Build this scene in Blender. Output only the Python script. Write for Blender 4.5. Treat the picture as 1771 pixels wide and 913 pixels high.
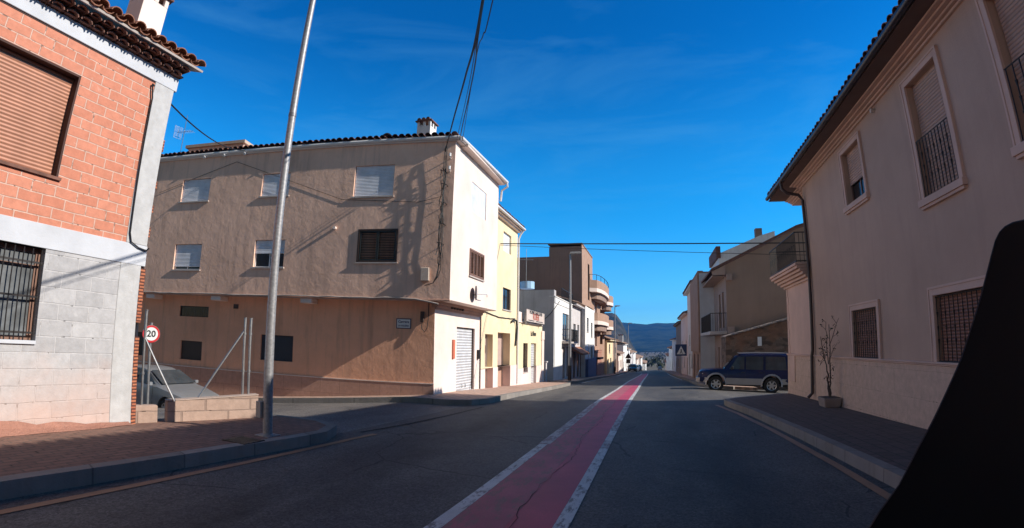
import bpy, bmesh, math, random
from math import sin, cos, pi, radians, sqrt, atan2, hypot
from mathutils import Vector, Matrix
random.seed(7)
SC = bpy.context.scene
COL = SC.collection
for o in list(bpy.data.objects):
    bpy.data.objects.remove(o)

# ------------------------------------------------------------------ camera
cam = bpy.data.cameras.new('camera'); camo = bpy.data.objects.new('camera', cam)
COL.objects.link(camo); SC.camera = camo
cam.sensor_fit = 'HORIZONTAL'; cam.sensor_width = 36; cam.lens = 17.4
cam.clip_start = 0.02; cam.clip_end = 9000
# wide dash-camera lens with barrel distortion
cam.type = 'PANO'; cam.panorama_type = 'FISHEYE_LENS_POLYNOMIAL'
cam.fisheye_fov = radians(170)
cam.fisheye_polynomial_k0 = 0
cam.fisheye_polynomial_k1 = -5.50884352e-02
cam.fisheye_polynomial_k2 = -2.74111339e-04
cam.fisheye_polynomial_k3 = 2.73192243e-05
cam.fisheye_polynomial_k4 = -7.34186371e-08
R3 = Matrix(((0.96237973, 0.0297375, 0.27007579),
             (0.27137453, -0.15443323, -0.95000329),
             (0.01345795, 0.9875556, -0.15669341)))
camo.matrix_world = Matrix.Translation((0, 0, 1.35)) @ R3.to_4x4()

# ------------------------------------------------------------------ sky, sun, exposure
SUN_EL, SUN_AZ = 30.3, 84.4       # azimuth from +Y towards +X
w = bpy.data.worlds.new('World'); SC.world = w; w.use_nodes = True
nt = w.node_tree; bg = nt.nodes['Background']
sky = nt.nodes.new('ShaderNodeTexSky'); sky.sky_type = 'NISHITA'; sky.sun_disc = False
sky.sun_elevation = radians(SUN_EL); sky.sun_rotation = radians(SUN_AZ)   # checked: bright side of the sky is at +X
sky.air_density = 1.0; sky.dust_density = 0.25; sky.ozone_density = 3.0; sky.altitude = 500
hs = nt.nodes.new('ShaderNodeHueSaturation'); hs.inputs['Saturation'].default_value = 1.15
hs.inputs['Value'].default_value = 1.0; hs.inputs['Hue'].default_value = .49
nt.links.new(sky.outputs[0], hs.inputs['Color'])
tc = nt.nodes.new('ShaderNodeTexCoord')
mp = nt.nodes.new('ShaderNodeMapping'); mp.inputs['Scale'].default_value = (1.0, 1.0, 4.5)
mp.inputs['Rotation'].default_value = (0.1, 0.25, 0.3)
ns = nt.nodes.new('ShaderNodeTexNoise'); ns.inputs['Scale'].default_value = 2.2
ns.inputs['Detail'].default_value = 7; ns.inputs['Roughness'].default_value = .62
ns.inputs['Distortion'].default_value = .6
cr = nt.nodes.new('ShaderNodeValToRGB')
cr.color_ramp.elements[0].position = .48; cr.color_ramp.elements[1].position = .80
cr.color_ramp.elements[0].color = (0, 0, 0, 1); cr.color_ramp.elements[1].color = (.20, .20, .20, 1)
mx = nt.nodes.new('ShaderNodeMixRGB'); mx.inputs['Color2'].default_value = (1.6, 5.2, 8.6, 1)
nt.links.new(tc.outputs['Generated'], mp.inputs[0]); nt.links.new(mp.outputs[0], ns.inputs['Vector'])
nt.links.new(ns.outputs['Fac'], cr.inputs[0]); nt.links.new(cr.outputs[0], mx.inputs['Fac'])
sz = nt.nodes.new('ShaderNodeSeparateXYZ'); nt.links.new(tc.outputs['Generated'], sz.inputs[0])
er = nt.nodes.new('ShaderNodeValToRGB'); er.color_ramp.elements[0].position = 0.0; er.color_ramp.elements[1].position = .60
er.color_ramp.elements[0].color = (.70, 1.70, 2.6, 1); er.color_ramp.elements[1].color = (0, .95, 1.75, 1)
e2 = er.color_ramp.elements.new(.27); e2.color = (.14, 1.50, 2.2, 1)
e3 = er.color_ramp.elements.new(.85); e3.color = (.15, .40, .58, 1)       # unseen zenith dimmed to weaken the fill light
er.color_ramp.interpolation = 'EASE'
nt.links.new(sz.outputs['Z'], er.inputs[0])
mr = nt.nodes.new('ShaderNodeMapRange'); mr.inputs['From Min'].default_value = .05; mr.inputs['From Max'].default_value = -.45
nt.links.new(sz.outputs['Y'], mr.inputs['Value'])                 # unseen sky behind the camera tinted pale and warm to offset blue fill
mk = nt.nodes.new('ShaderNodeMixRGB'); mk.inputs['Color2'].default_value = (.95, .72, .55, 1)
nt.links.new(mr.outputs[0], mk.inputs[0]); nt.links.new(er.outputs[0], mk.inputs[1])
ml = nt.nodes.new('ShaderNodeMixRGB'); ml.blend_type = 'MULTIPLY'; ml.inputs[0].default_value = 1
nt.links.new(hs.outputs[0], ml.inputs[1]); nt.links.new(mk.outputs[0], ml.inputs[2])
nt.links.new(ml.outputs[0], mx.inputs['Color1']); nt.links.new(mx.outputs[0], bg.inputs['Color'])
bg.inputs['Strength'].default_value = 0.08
sl = bpy.data.lights.new('sun', 'SUN'); sl.energy = 5.0; sl.angle = radians(.5); sl.color = (1, .92, .80)
so = bpy.data.objects.new('sun', sl); COL.objects.link(so)
sv = Vector((sin(radians(SUN_AZ))*cos(radians(SUN_EL)), cos(radians(SUN_AZ))*cos(radians(SUN_EL)), sin(radians(SUN_EL))))
so.rotation_euler = sv.to_track_quat('Z', 'Y').to_euler(); so.location = (30, 0, 30)
SC.view_settings.view_transform = 'Standard'; SC.view_settings.look = 'None'
SC.view_settings.exposure = 0.32; SC.view_settings.gamma = 1.0
SC.view_settings.use_curve_mapping = False

# ------------------------------------------------------------------ materials
MATS = {}
HAZE = .00021
def nodes(name):
    m = bpy.data.materials.new(name); m.use_nodes = True
    t = m.node_tree; return m, t, t.nodes['Principled BSDF']
def L(t, a, b): t.links.new(a, b)
def noise(t, vec, scale, detail=4, rough=.55, dist=0):
    n = t.nodes.new('ShaderNodeTexNoise'); n.inputs['Scale'].default_value = scale
    n.inputs['Detail'].default_value = detail; n.inputs['Roughness'].default_value = rough
    n.inputs['Distortion'].default_value = dist
    L(t, vec, n.inputs['Vector']); return n.outputs['Fac']
def ramp(t, fac, p0, c0, p1, c1):
    r = t.nodes.new('ShaderNodeValToRGB'); e = r.color_ramp.elements
    e[0].position = p0; e[1].position = p1; e[0].color = (*c0, 1); e[1].color = (*c1, 1)
    L(t, fac, r.inputs[0]); return r.outputs[0]
def mixc(t, fac, a, b, mode='MIX'):
    m = t.nodes.new('ShaderNodeMixRGB'); m.blend_type = mode
    for i, v in ((0, fac), (1, a), (2, b)):
        if hasattr(v, 'links'): L(t, v, m.inputs[i])
        elif isinstance(v, (int, float)): m.inputs[i].default_value = v
        else: m.inputs[i].default_value = (*v, 1)
    return m.outputs[0]
def mathn(t, op, a, b=0.0):
    m = t.nodes.new('ShaderNodeMath'); m.operation = op
    for i, v in ((0, a), (1, b)):
        if hasattr(v, 'links'): L(t, v, m.inputs[i])
        else: m.inputs[i].default_value = v
    return m.outputs[0]
def bump(t, bs, h, strength=.3, dist=.02):
    b = t.nodes.new('ShaderNodeBump'); b.inputs['Strength'].default_value = strength
    b.inputs['Distance'].default_value = dist
    L(t, h, b.inputs['Height']); L(t, b.outputs[0], bs.inputs['Normal'])
def coord(t):
    c = t.nodes.new('ShaderNodeTexCoord'); return c.outputs['Object']
def scalev(t, v, s, rot=(0, 0, 0), loc=(0, 0, 0)):
    m = t.nodes.new('ShaderNodeMapping'); m.inputs['Scale'].default_value = s
    m.inputs['Rotation'].default_value = rot; m.inputs['Location'].default_value = loc
    L(t, v, m.inputs[0]); return m.outputs[0]
def sc(c, k): return tuple(min(1, x*k) for x in c)

def plain(name, col, rough=.6, metal=0.0, spec=None, var=.12, vs=3.0):
    if name in MATS: return MATS[name]
    m, t, b = nodes(name); v = coord(t)
    f = noise(t, v, vs, 5)
    L(t, ramp(t, f, .3, sc(col, 1-var), .7, sc(col, 1+var)), b.inputs['Base Color'])
    b.inputs['Roughness'].default_value = rough; b.inputs['Metallic'].default_value = metal
    if spec is not None: b.inputs['Specular IOR Level'].default_value = spec
    MATS[name] = m; return m
def stucco(name, col, dirt=(.3, .24, .2), amt=.35, scale=1.2, bstr=.25, bs=9.0, streak=.25, bdist=.02):
    if name in MATS: return MATS[name]
    m, t, b = nodes(name); v = coord(t)
    f1 = noise(t, v, scale, 6, .6)
    c = ramp(t, f1, .3, sc(col, .86), .72, sc(col, 1.1))
    st = noise(t, scalev(t, v, (3.5, 3.5, .28)), 1.3, 6, .65)
    fs = ramp(t, st, .5, (0, 0, 0), .78, (streak,)*3)
    c = mixc(t, fs, c, dirt)
    sp = noise(t, v, 7, 5, .7); fp = ramp(t, sp, .58, (0, 0, 0), .78, (amt,)*3)
    c = mixc(t, fp, c, sc(dirt, 1.3))
    L(t, c, b.inputs['Base Color']); b.inputs['Roughness'].default_value = .92
    b.inputs['Specular IOR Level'].default_value = .2
    h = mathn(t, 'ADD', noise(t, v, bs, 6, .6, .3), mathn(t, 'MULTIPLY', noise(t, v, 60, 3), .25))
    bump(t, b, h, bstr, bdist)
    MATS[name] = m; return m
def blocks(name, c1, c2, mortar, bw, bh, msize, axis='y', bias=0, bstr=.5, extra=None, zoff=0):
    if name in MATS: return MATS[name]
    m, t, b = nodes(name); v = coord(t)
    s = t.nodes.new('ShaderNodeSeparateXYZ'); L(t, v, s.inputs[0])
    cb = t.nodes.new('ShaderNodeCombineXYZ')
    if axis == 'xy':   # paving
        L(t, s.outputs[1], cb.inputs[0]); L(t, s.outputs[0], cb.inputs[1])
    else:
        L(t, s.outputs[1 if axis == 'y' else 0], cb.inputs[0]); L(t, mathn(t, 'ADD', s.outputs[2], zoff), cb.inputs[1])
    wob = noise(t, v, 3.0, 3)
    vm = t.nodes.new('ShaderNodeVectorMath'); vm.operation = 'ADD'
    wv = t.nodes.new('ShaderNodeCombineXYZ'); L(t, mathn(t, 'MULTIPLY', mathn(t, 'SUBTRACT', wob, .5), .03), wv.inputs[1])
    L(t, cb.outputs[0], vm.inputs[0]); L(t, wv.outputs[0], vm.inputs[1])
    br = t.nodes.new('ShaderNodeTexBrick'); L(t, vm.outputs[0], br.inputs['Vector'])
    br.inputs['Scale'].default_value = 1; br.inputs['Brick Width'].default_value = bw
    br.inputs['Row Height'].default_value = bh; br.inputs['Mortar Size'].default_value = msize
    br.inputs['Mortar Smooth'].default_value = .3; br.inputs['Bias'].default_value = bias
    br.inputs['Color1'].default_value = (*c1, 1); br.inputs['Color2'].default_value = (*c2, 1)
    br.inputs['Mortar'].default_value = (*mortar, 1)
    c = br.outputs['Color']
    n = noise(t, v, 9, 6, .7)
    c = mixc(t, .8, c, ramp(t, n, .25, (.72, .72, .72), .75, (1.12, 1.12, 1.12)), 'MULTIPLY')
    sm = noise(t, v, 6.5, 5, .65, .5)                      # smeared mortar
    c = mixc(t, ramp(t, sm, .64, (0, 0, 0), .70, (.6,)*3), c, mortar)
    gk = noise(t, scalev(t, v, (1, 1, .55)), 13, 3, .5)    # open dark joints here and there
    c = mixc(t, mathn(t, 'MULTIPLY', ramp(t, gk, .60, (0, 0, 0), .66, (.8,)*3), br.outputs['Fac']), c, sc(mortar, .22))
    if extra: c = extra(t, v, c, s)
    L(t, c, b.inputs['Base Color']); b.inputs['Roughness'].default_value = .9
    b.inputs['Specular IOR Level'].default_value = .2
    h = mathn(t, 'SUBTRACT', mathn(t, 'MULTIPLY', noise(t, v, 25, 5), .5), br.outputs['Fac'])
    bump(t, b, h, bstr, .012)
    MATS[name] = m; return m
def ribbed(name, col, pitch, axis=2, dark=.45, rough=.5, duty=.82):
    if name in MATS: return MATS[name]
    m, t, b = nodes(name); v = coord(t)
    s = t.nodes.new('ShaderNodeSeparateXYZ'); L(t, v, s.inputs[0])
    fr = mathn(t, 'FRACT', mathn(t, 'DIVIDE', s.outputs[axis], pitch))
    g = mathn(t, 'GREATER_THAN', fr, duty)
    n = noise(t, v, 4, 4)
    c = ramp(t, n, .3, sc(col, .85), .7, sc(col, 1.1))
    c = mixc(t, mathn(t, 'MULTIPLY', g, .8), c, sc(col, dark))
    L(t, c, b.inputs['Base Color']); b.inputs['Roughness'].default_value = rough
    h = mathn(t, 'SINE', mathn(t, 'MULTIPLY', fr, pi)); bump(t, b, h, .8, pitch*.35)
    MATS[name] = m; return m
def asphalt():
    m, t, b = nodes('asphalt'); v = coord(t)
    f = noise(t, v, 90, 3, .7); big = noise(t, scalev(t, v, (1.2, .25, 1)), 1.0, 5, .6)
    med = noise(t, v, 2.2, 6, .65)
    c = ramp(t, f, .3, (.062, .057, .053), .72, (.158, .149, .141))
    c = mixc(t, 1, c, ramp(t, big, .35, (.72, .72, .76), .68, (1.22, 1.2, 1.16)), 'MULTIPLY')
    c = mixc(t, 1, c, ramp(t, med, .3, (.85,)*3, .7, (1.12,)*3), 'MULTIPLY')
    # cracks
    vo = t.nodes.new('ShaderNodeTexVoronoi'); vo.feature = 'DISTANCE_TO_EDGE'; vo.inputs['Scale'].default_value = .55
    wv = mixc(t, .12, v, t.nodes.new('ShaderNodeTexNoise').outputs['Color'])
    n2 = [x for x in t.nodes if x.type == 'TEX_NOISE'][-1]; n2.inputs['Scale'].default_value = 3; L(t, v, n2.inputs['Vector'])
    L(t, wv, vo.inputs['Vector'])
    ck = mathn(t, 'LESS_THAN', vo.outputs['Distance'], .006)
    gate = mathn(t, 'GREATER_THAN', noise(t, v, .5, 2), .52)
    c = mixc(t, mathn(t, 'MULTIPLY', mathn(t, 'MULTIPLY', ck, gate), .7), c, (.02, .02, .02))
    vg = t.nodes.new('ShaderNodeTexVoronoi'); vg.inputs['Scale'].default_value = 55; L(t, v, vg.inputs['Vector'])
    c = mixc(t, 1, c, ramp(t, vg.outputs['Color'], .1, (.62,)*3, .9, (1.5,)*3), 'MULTIPLY')
    sx = t.nodes.new('ShaderNodeSeparateXYZ'); L(t, v, sx.inputs[0])
    def lane(x0, wd):       # dark middle of a lane
        d = mathn(t, 'ABSOLUTE', mathn(t, 'SUBTRACT', sx.outputs[0], x0)); return ramp(t, mathn(t, 'DIVIDE', d, wd), .0, (1, 1, 1), 1, (0, 0, 0))
    ol = noise(t, scalev(t, v, (1, .35, 1)), 1.6, 6, .7, .4)
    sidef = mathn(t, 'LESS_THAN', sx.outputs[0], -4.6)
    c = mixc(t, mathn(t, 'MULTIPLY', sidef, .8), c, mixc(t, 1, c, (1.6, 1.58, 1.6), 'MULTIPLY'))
    oil = mathn(t, 'MULTIPLY', lane(-3.0, .95), ramp(t, ol, .36, (0, 0, 0), .72, (.85,)*3))
    c = mixc(t, oil, c, (.022, .020, .018))
    lane_shade = mathn(t, 'MULTIPLY', lane(.75, 1.5), ramp(t, ol, .30, (.15, .15, .15), .72, (.8,)*3))  # right lane: shade painted into the asphalt colour, broken up by noise
    c = mixc(t, lane_shade, c, (.024, .023, .022))
    L(t, c, b.inputs['Base Color']); b.inputs['Roughness'].default_value = .72
    b.inputs['Specular IOR Level'].default_value = .35
    bump(t, b, f, .55, .008)
    return m
def paint(name, col, wear=.55, under=(.1, .1, .1), sc1=14, rough=.6, thr=.58):
    m, t, b = nodes(name); v = coord(t)
    n = noise(t, scalev(t, v, (1.6, .5, 1)), sc1, 7, .75); n2 = noise(t, v, 1.4, 4, .6)
    c = ramp(t, n2, .3, sc(col, .78), .7, sc(col, 1.15))
    f = mathn(t, 'MULTIPLY', ramp(t, n, thr, (0, 0, 0), thr+.08, (1, 1, 1)), wear)
    c = mixc(t, f, c, under)
    fine = noise(t, v, 120, 2, .6)
    c = mixc(t, 1, c, ramp(t, fine, .3, (.82,)*3, .7, (1.1,)*3), 'MULTIPLY')
    L(t, c, b.inputs['Base Color']); b.inputs['Roughness'].default_value = rough
    bump(t, b, fine, .4, .006)
    return m

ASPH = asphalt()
RED = paint('red_road_paint', (.50, .05, .10), .35, (.2, .07, .08), 9, .6, .6)
RED2 = paint('worn_red_road_paint', (.46, .10, .14), .75, (.24, .12, .11), 7, .65, .5)
WHITE = paint('white_road_paint', (.60, .60, .60), .9, (.16, .14, .14), 9, .6, .52)
WHITE2 = paint('worn_off_white_paint', (.46, .42, .42), .9, (.20, .12, .13), 5, .6, .46)
OCHRE = paint('faded_orange_road_paint', (.42, .22, .12), .6, (.12, .1, .09), 9)
KERB = stucco('kerb_concrete', (.27, .245, .225), (.12, .10, .085), .6, 2.0, .5, 14, .4)
def kerb_joints():
    t = KERB.node_tree; b = t.nodes['Principled BSDF']; v = coord(t); c0 = b.inputs['Base Color'].links[0].from_socket
    s = t.nodes.new('ShaderNodeSeparateXYZ'); L(t, v, s.inputs[0])
    j = mathn(t, 'LESS_THAN', mathn(t, 'FRACT', mathn(t, 'ADD', mathn(t, 'MULTIPLY', s.outputs[1], 1.0), mathn(t, 'MULTIPLY', s.outputs[0], .35))), .018)
    st = mathn(t, 'FLOOR', mathn(t, 'ADD', s.outputs[1], mathn(t, 'MULTIPLY', s.outputs[0], .35)))
    wn = t.nodes.new('ShaderNodeTexWhiteNoise'); wn.noise_dimensions = '1D'; L(t, st, wn.inputs['W'])
    c = mixc(t, 1, c0, ramp(t, wn.outputs['Value'], 0, (.9,)*3, 1, (1.1,)*3), 'MULTIPLY')
    c = mixc(t, mathn(t, 'MULTIPLY', j, .5), c, (.07, .06, .055)); L(t, c, b.inputs['Base Color'])
kerb_joints()
PAVE_R = blocks('red_paving', (.30, .17, .13), (.24, .14, .11), (.17, .12, .10), .20, .10, .012, 'xy', bstr=.3)
PAVE_F = blocks('pale_red_paving', (.60, .40, .32), (.50, .34, .27), (.36, .26, .22), .40, .20, .03, 'xy', bstr=.5)
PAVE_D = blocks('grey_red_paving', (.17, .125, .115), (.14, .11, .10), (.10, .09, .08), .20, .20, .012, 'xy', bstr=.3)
def block_extra(t, v, c, s):
    # reddish splash of soil low on the wall
    n = noise(t, v, 2.5, 5)
    z = mathn(t, 'ADD', s.outputs[2], mathn(t, 'MULTIPLY', mathn(t, 'SUBTRACT', n, .5), -1.1))
    f = ramp(t, z, .1, (.62,)*3, 1.0, (0, 0, 0))
    return mixc(t, f, c, (.60, .40, .33))
CBLOCK = blocks('grey_concrete_block', (.50, .495, .51), (.40, .395, .41), (.54, .53, .54), .40, .195, .009, 'y', bias=-.2, extra=block_extra, bstr=.7)
HBRICK = blocks('hollow_clay_brick', (.63, .265, .18), (.56, .22, .145), (.66, .44, .36), .29, .135, .009, 'y', bstr=.8)
LBLOCK = blocks('pink_concrete_block', (.46, .33, .27), (.38, .27, .22), (.33, .24, .2), .30, .17, .008, 'x', bstr=.8)
BRICKEND = blocks('thin_brick_ends', (.50, .19, .10), (.42, .14, .08), (.12, .05, .04), .16, .045, .012, 'y')
WHITEB = stucco('white_cement_band', (.56, .58, .63), (.45, .43, .44), .25, 1.5, .3, 7, .15)
GREYCEM = stucco('patchy_grey_cement', (.50, .50, .51), (.30, .28, .26), .55, 5.5, .5, 6, .3)
SIDEUP = stucco('brown_grey_render', (.86, .56, .43), (.27, .19, .165), .25, .8, .55, 3.6, .5, .03)
SIDELOW = stucco('salmon_grey_render', (.86, .46, .30), (.26, .17, .15), .25, .7, .6, 3.2, .5, .032)
FRONTW = stucco('pale_pink_render', (.80, .67, .61), (.6, .5, .46), .15, 1.0, .15, 6, .12)
YELLOW = stucco('cream_yellow_render', (.80, .66, .44), (.62, .5, .36), .15, 1.0, .15, 6, .1)
PINKBASE = stucco('pale_pink_plinth', (.78, .64, .60), (.55, .42, .38), .2, 1.0, .2, 8, .15)
TANBASE = stucco('tan_plinth', (.50, .31, .24), (.32, .19, .15), .3, 1.5, .3, 8, .2)
RWALL = stucco('pink_beige_render', (.54, .365, .28), (.36, .24, .19), .12, .5, .14, 14, .30)
RTRIM = stucco('beige_moulding', (.68, .46, .37), (.45, .33, .28), .1, 1.0, .12, 12, .08)
RPLINTH = blocks('beige_plinth_slabs', (.68, .47, .355), (.67, .46, .35), (.60, .41, .31), .90, .42, .006, 'y', bstr=.2)
WHITEW = stucco('white_lime_render', (.80, .79, .78), (.42, .38, .35), .3, 1.2, .3, 5, .4)
GREYW = stucco('grey_blue_render', (.60, .57, .58), (.22, .2, .2), .4, .8, .4, 4, .4)
BROWNW = stucco('brown_face_brick', (.40, .255, .19), (.3, .19, .15), .2, 2, .3, 20, .15)
DKSIDE = stucco('dark_grey_party_wall', (.31, .215, .175), (.15, .12, .11), .4, .7, .4, 4, .45)
STONE = None
TILE = plain('terracotta_tile', (.30, .135, .085), .85, var=.4, vs=7)
TILED = plain('dark_terracotta_tile', (.16, .075, .055), .85, var=.45, vs=7)
TILEO = plain('old_roof_tile', (.34, .22, .165), .9, var=.3, vs=3)
GUTW = plain('white_gutter', (.72, .70, .70), .4, var=.06)
GUTD = plain('dark_gutter', (.035, .03, .04), .35, var=.1)
DOWNP = plain('dark_brown_pipe', (.05, .028, .026), .4, var=.1)
GALV = plain('galvanised_steel', (.33, .335, .345), .38, .75, var=.18, vs=20)
GALVP = plain('galvanised_lamp_pole', (.30, .30, .315), .5, .35, var=.25, vs=30)
IRON = plain('black_iron', (.022, .018, .018), .5, .2)
BRNF = plain('brown_window_frame', (.20, .105, .075), .55)
DKFR = plain('dark_brown_frame', (.05, .03, .025), .5)
WHF = plain('white_frame', (.78, .78, .79), .45, var=.04)
SILL = plain('concrete_sill', (.5, .44, .41), .8)
GLASS = plain('dark_window_glass', (.018, .02, .024), .08, var=.2)
GLASSR = plain('reflective_glass', (.05, .06, .07), .05, var=.3)
CURT = plain('grey_curtain', (.12, .13, .14), .8, var=.4, vs=5)
SHW = ribbed('white_roller_shutter', (.78, .82, .92), .045, dark=.75)
SHB = ribbed('brown_roller_shutter', (.50, .235, .155), .048, dark=.4)
SHR = ribbed('red_brown_shutter', (.30, .13, .085), .045, dark=.4)
SHP = ribbed('pinkish_shutter', (.55, .33, .24), .05, dark=.6)
GSH = ribbed('grey_garage_shutter', (.62, .63, .66), .09, dark=.55)
LOUV = plain('black_green_louvre', (.03, .033, .033), .55)
CABLE = plain('black_cable', (.012, .012, .014), .6)
WCABLE = plain('old_pale_cable', (.42, .36, .33), .8, var=.3)
RUBBER = plain('tyre_rubber', (.018, .018, .019), .85)
ALLOY = plain('alloy_wheel', (.5, .5, .52), .35, .8)
CHROME = plain('lamp_glass', (.7, .72, .75), .12, .6)
REDP = plain('red_sign_face', (.55, .03, .035), .4, var=.05)
WHP = plain('white_sign_face', (.78, .78, .78), .4, var=.03)
BLKP = plain('black_lettering', (.015, .015, .018), .5)
BLUEP = plain('blue_sign_face', (.02, .045, .13), .4)
WOODD = plain('brown_door_wood', (.17, .085, .055), .6, var=.3, vs=6)
WOODR = plain('reddish_door_wood', (.34, .17, .12), .6, var=.25, vs=5)
DOORP = plain('beige_door_panel', (.42, .33, .29), .6)
BLACKPL = plain('matt_black_plastic', (.006, .007, .011), .38, spec=.35)
PLATEG = plain('grey_box_plastic', (.40, .37, .35), .6)
REDBOX = plain('red_fire_box', (.62, .17, .10), .5)
BARK = plain('grey_bark', (.075, .055, .045), .9, var=.4, vs=20)
LEAF = plain('dry_leaf', (.05, .045, .025), .8, var=.4, vs=20)
FIELD = None

# ------------------------------------------------------------------ mesh helpers
class MB:
    def __init__(s): s.v = []; s.f = []
    def quad(s, a, b, c, d):
        n = len(s.v); s.v += [a, b, c, d]; s.f.append((n, n+1, n+2, n+3)); return s
    def poly(s, pts):
        n = len(s.v); s.v += list(pts); s.f.append(tuple(range(n, n+len(pts)))); return s
    def hexa(s, p):          # 8 points: bottom 4, top 4
        n = len(s.v); s.v += p
        for f in ((3, 2, 1, 0), (4, 5, 6, 7), (0, 1, 5, 4), (1, 2, 6, 5), (2, 3, 7, 6), (3, 0, 4, 7)):
            s.f.append(tuple(n+i for i in f))
        return s
    def box(s, x0, x1, y0, y1, z0, z1):
        return s.hexa([(x0, y0, z0), (x1, y0, z0), (x1, y1, z0), (x0, y1, z0), (x0, y0, z1), (x1, y0, z1), (x1, y1, z1), (x0, y1, z1)])
    def fb(s, F, u0, u1, n0, n1, z0, z1):
        P = F.p
        return s.hexa([P(u0, n0, z0), P(u1, n0, z0), P(u1, n1, z0), P(u0, n1, z0), P(u0, n0, z1), P(u1, n0, z1), P(u1, n1, z1), P(u0, n1, z1)])
    def tube(s, pts, r, seg=8, r1=None, caps=True):
        pts = [Vector(p) for p in pts]; n0 = len(s.v); N = len(pts)
        prev = None
        for i, p in enumerate(pts):
            d = (pts[min(i+1, N-1)] - pts[max(i-1, 0)]).normalized()
            if prev is None:
                a = d.orthogonal().normalized()
            else:
                a = (prev - d*prev.dot(d)).normalized()
            prev = a; b = d.cross(a)
            rr = r if r1 is None else r+(r1-r)*i/(N-1)
            for k in range(seg):
                t = 2*pi*k/seg; s.v.append(tuple(p + a*cos(t)*rr + b*sin(t)*rr))
        for i in range(N-1):
            for k in range(seg):
                a0 = n0+i*seg+k; a1 = n0+i*seg+(k+1) % seg
                s.f.append((a0, a1, a1+seg, a0+seg))
        if caps:
            s.f.append(tuple(n0+k for k in reversed(range(seg)))); s.f.append(tuple(n0+(N-1)*seg+k for k in range(seg)))
        return s
    def prism(s, pts2, fn, a, b):       # closed 2D outline pushed from a to b through fn(p, q, depth)
        n = len(s.v); N = len(pts2)
        s.v += [fn(p, q, a) for p, q in pts2] + [fn(p, q, b) for p, q in pts2]
        s.f.append(tuple(range(n, n+N))); s.f.append(tuple(reversed(range(n+N, n+2*N))))
        for i in range(N):
            j = (i+1) % N; s.f.append((n+j, n+i, n+N+i, n+N+j))
        return s
    def build(s, name, mat, parent=None, bevel=0, smooth=False, segs=1, solid=0):
        off = Vector((0, 0, 0))
        if parent is not None:
            off = Vector(parent.get('_o', (0, 0, 0)))
        me = bpy.data.meshes.new(name)
        me.from_pydata([tuple(Vector(v)-off) for v in s.v], [], s.f); me.update()
        bm = bmesh.new(); bm.from_mesh(me); bmesh.ops.remove_doubles(bm, verts=bm.verts, dist=1e-5)
        bmesh.ops.recalc_face_normals(bm, faces=bm.faces)
        if bevel > 0:
            es = [e for e in bm.edges if len(e.link_faces) == 2 and e.calc_face_angle(0) > .5]
            try: bmesh.ops.bevel(bm, geom=es, offset=bevel, segments=segs, profile=.7, affect='EDGES', clamp_overlap=True)
            except Exception: pass
        if solid:
            bmesh.ops.solidify(bm, geom=bm.faces[:], thickness=solid)
        bm.to_mesh(me); bm.free()
        if smooth:
            for p in me.polygons: p.use_smooth = True
            try: me.set_sharp_from_angle(angle=radians(40))
            except Exception: pass
        me.materials.append(mat)
        o = bpy.data.objects.new(name, me); COL.objects.link(o)
        if parent is not None:
            o.parent = parent; o['_o'] = tuple(off)
        return o
class F:            # facade frame: origin (x, y), u along the wall, n outwards
    def __init__(s, o, u, n=None):
        s.o = o; l = hypot(*u); s.u = (u[0]/l, u[1]/l)
        s.n = n if n else (s.u[1], -s.u[0])
    def p(s, u, n, z): return (s.o[0]+s.u[0]*u+s.n[0]*n, s.o[1]+s.u[1]*u+s.n[1]*n, z)
def tag(o, label, cat, group=None, kind=None):
    if label: o['label'] = label
    if cat: o['category'] = cat
    if group: o['group'] = group
    if kind: o['kind'] = kind
    return o
def thing(name, label, cat, loc=(0, 0, 0), group=None):
    o = bpy.data.objects.new(name, None); COL.objects.link(o); o.location = loc; o['_o'] = tuple(loc)
    o.empty_display_size = .2
    return tag(o, label, cat, group)
def single(mb, name, mat, label, cat, loc, group=None, **k):
    """a thing that is one mesh, with its origin at loc"""
    class Q(dict): pass
    o = mb.build(name, mat, None, **k)
    o.data.transform(Matrix.Translation(-Vector(loc))); o.location = loc
    return tag(o, label, cat, group)
def struct(o): o['kind'] = 'structure'; return o

# ------------------------------------------------------------------ ground shape
PY = [-400, -60, -10, 0, 6, 15, 23, 34, 48, 63, 92, 140, 200, 262, 330, 450, 700, 1500, 4000]
PZ = [2.0, .6, .12, 0, -.1, -.30, -.66, -1.08, -1.75, -2.45, -3.6, -5.8, -8.8, -11.8, -13.6, -15.5, -18, -22, -22]
def interp(x, X, Z):
    if x <= X[0]: return Z[0]
    for i in range(1, len(X)):
        if x <= X[i]: t = (x-X[i-1])/(X[i]-X[i-1]); return Z[i-1]+(Z[i]-Z[i-1])*t
    return Z[-1]
def prof(y):
    k = .8 if y < 30 else 3
    return (interp(y-k, PY, PZ)+2*interp(y, PY, PZ)+interp(y+k, PY, PZ))/4
def smooth(a, b, x):
    t = max(0, min(1, (x-a)/(b-a))); return t*t*(3-2*t)
def gz(x, y):
    z = prof(y)
    if y < 60:
        k = 1-smooth(30, 60, y)
        if y > -30: z -= k*.085*max(0, min(16, -x-6.1))*smooth(-4, 3, y)
        z -= k*.07*max(0, min(12, x-2.0))*smooth(15.5, 20, y)
    return z
def cx(y): return .0003*max(0, y-120)**2       # the far street bends gently right

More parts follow.
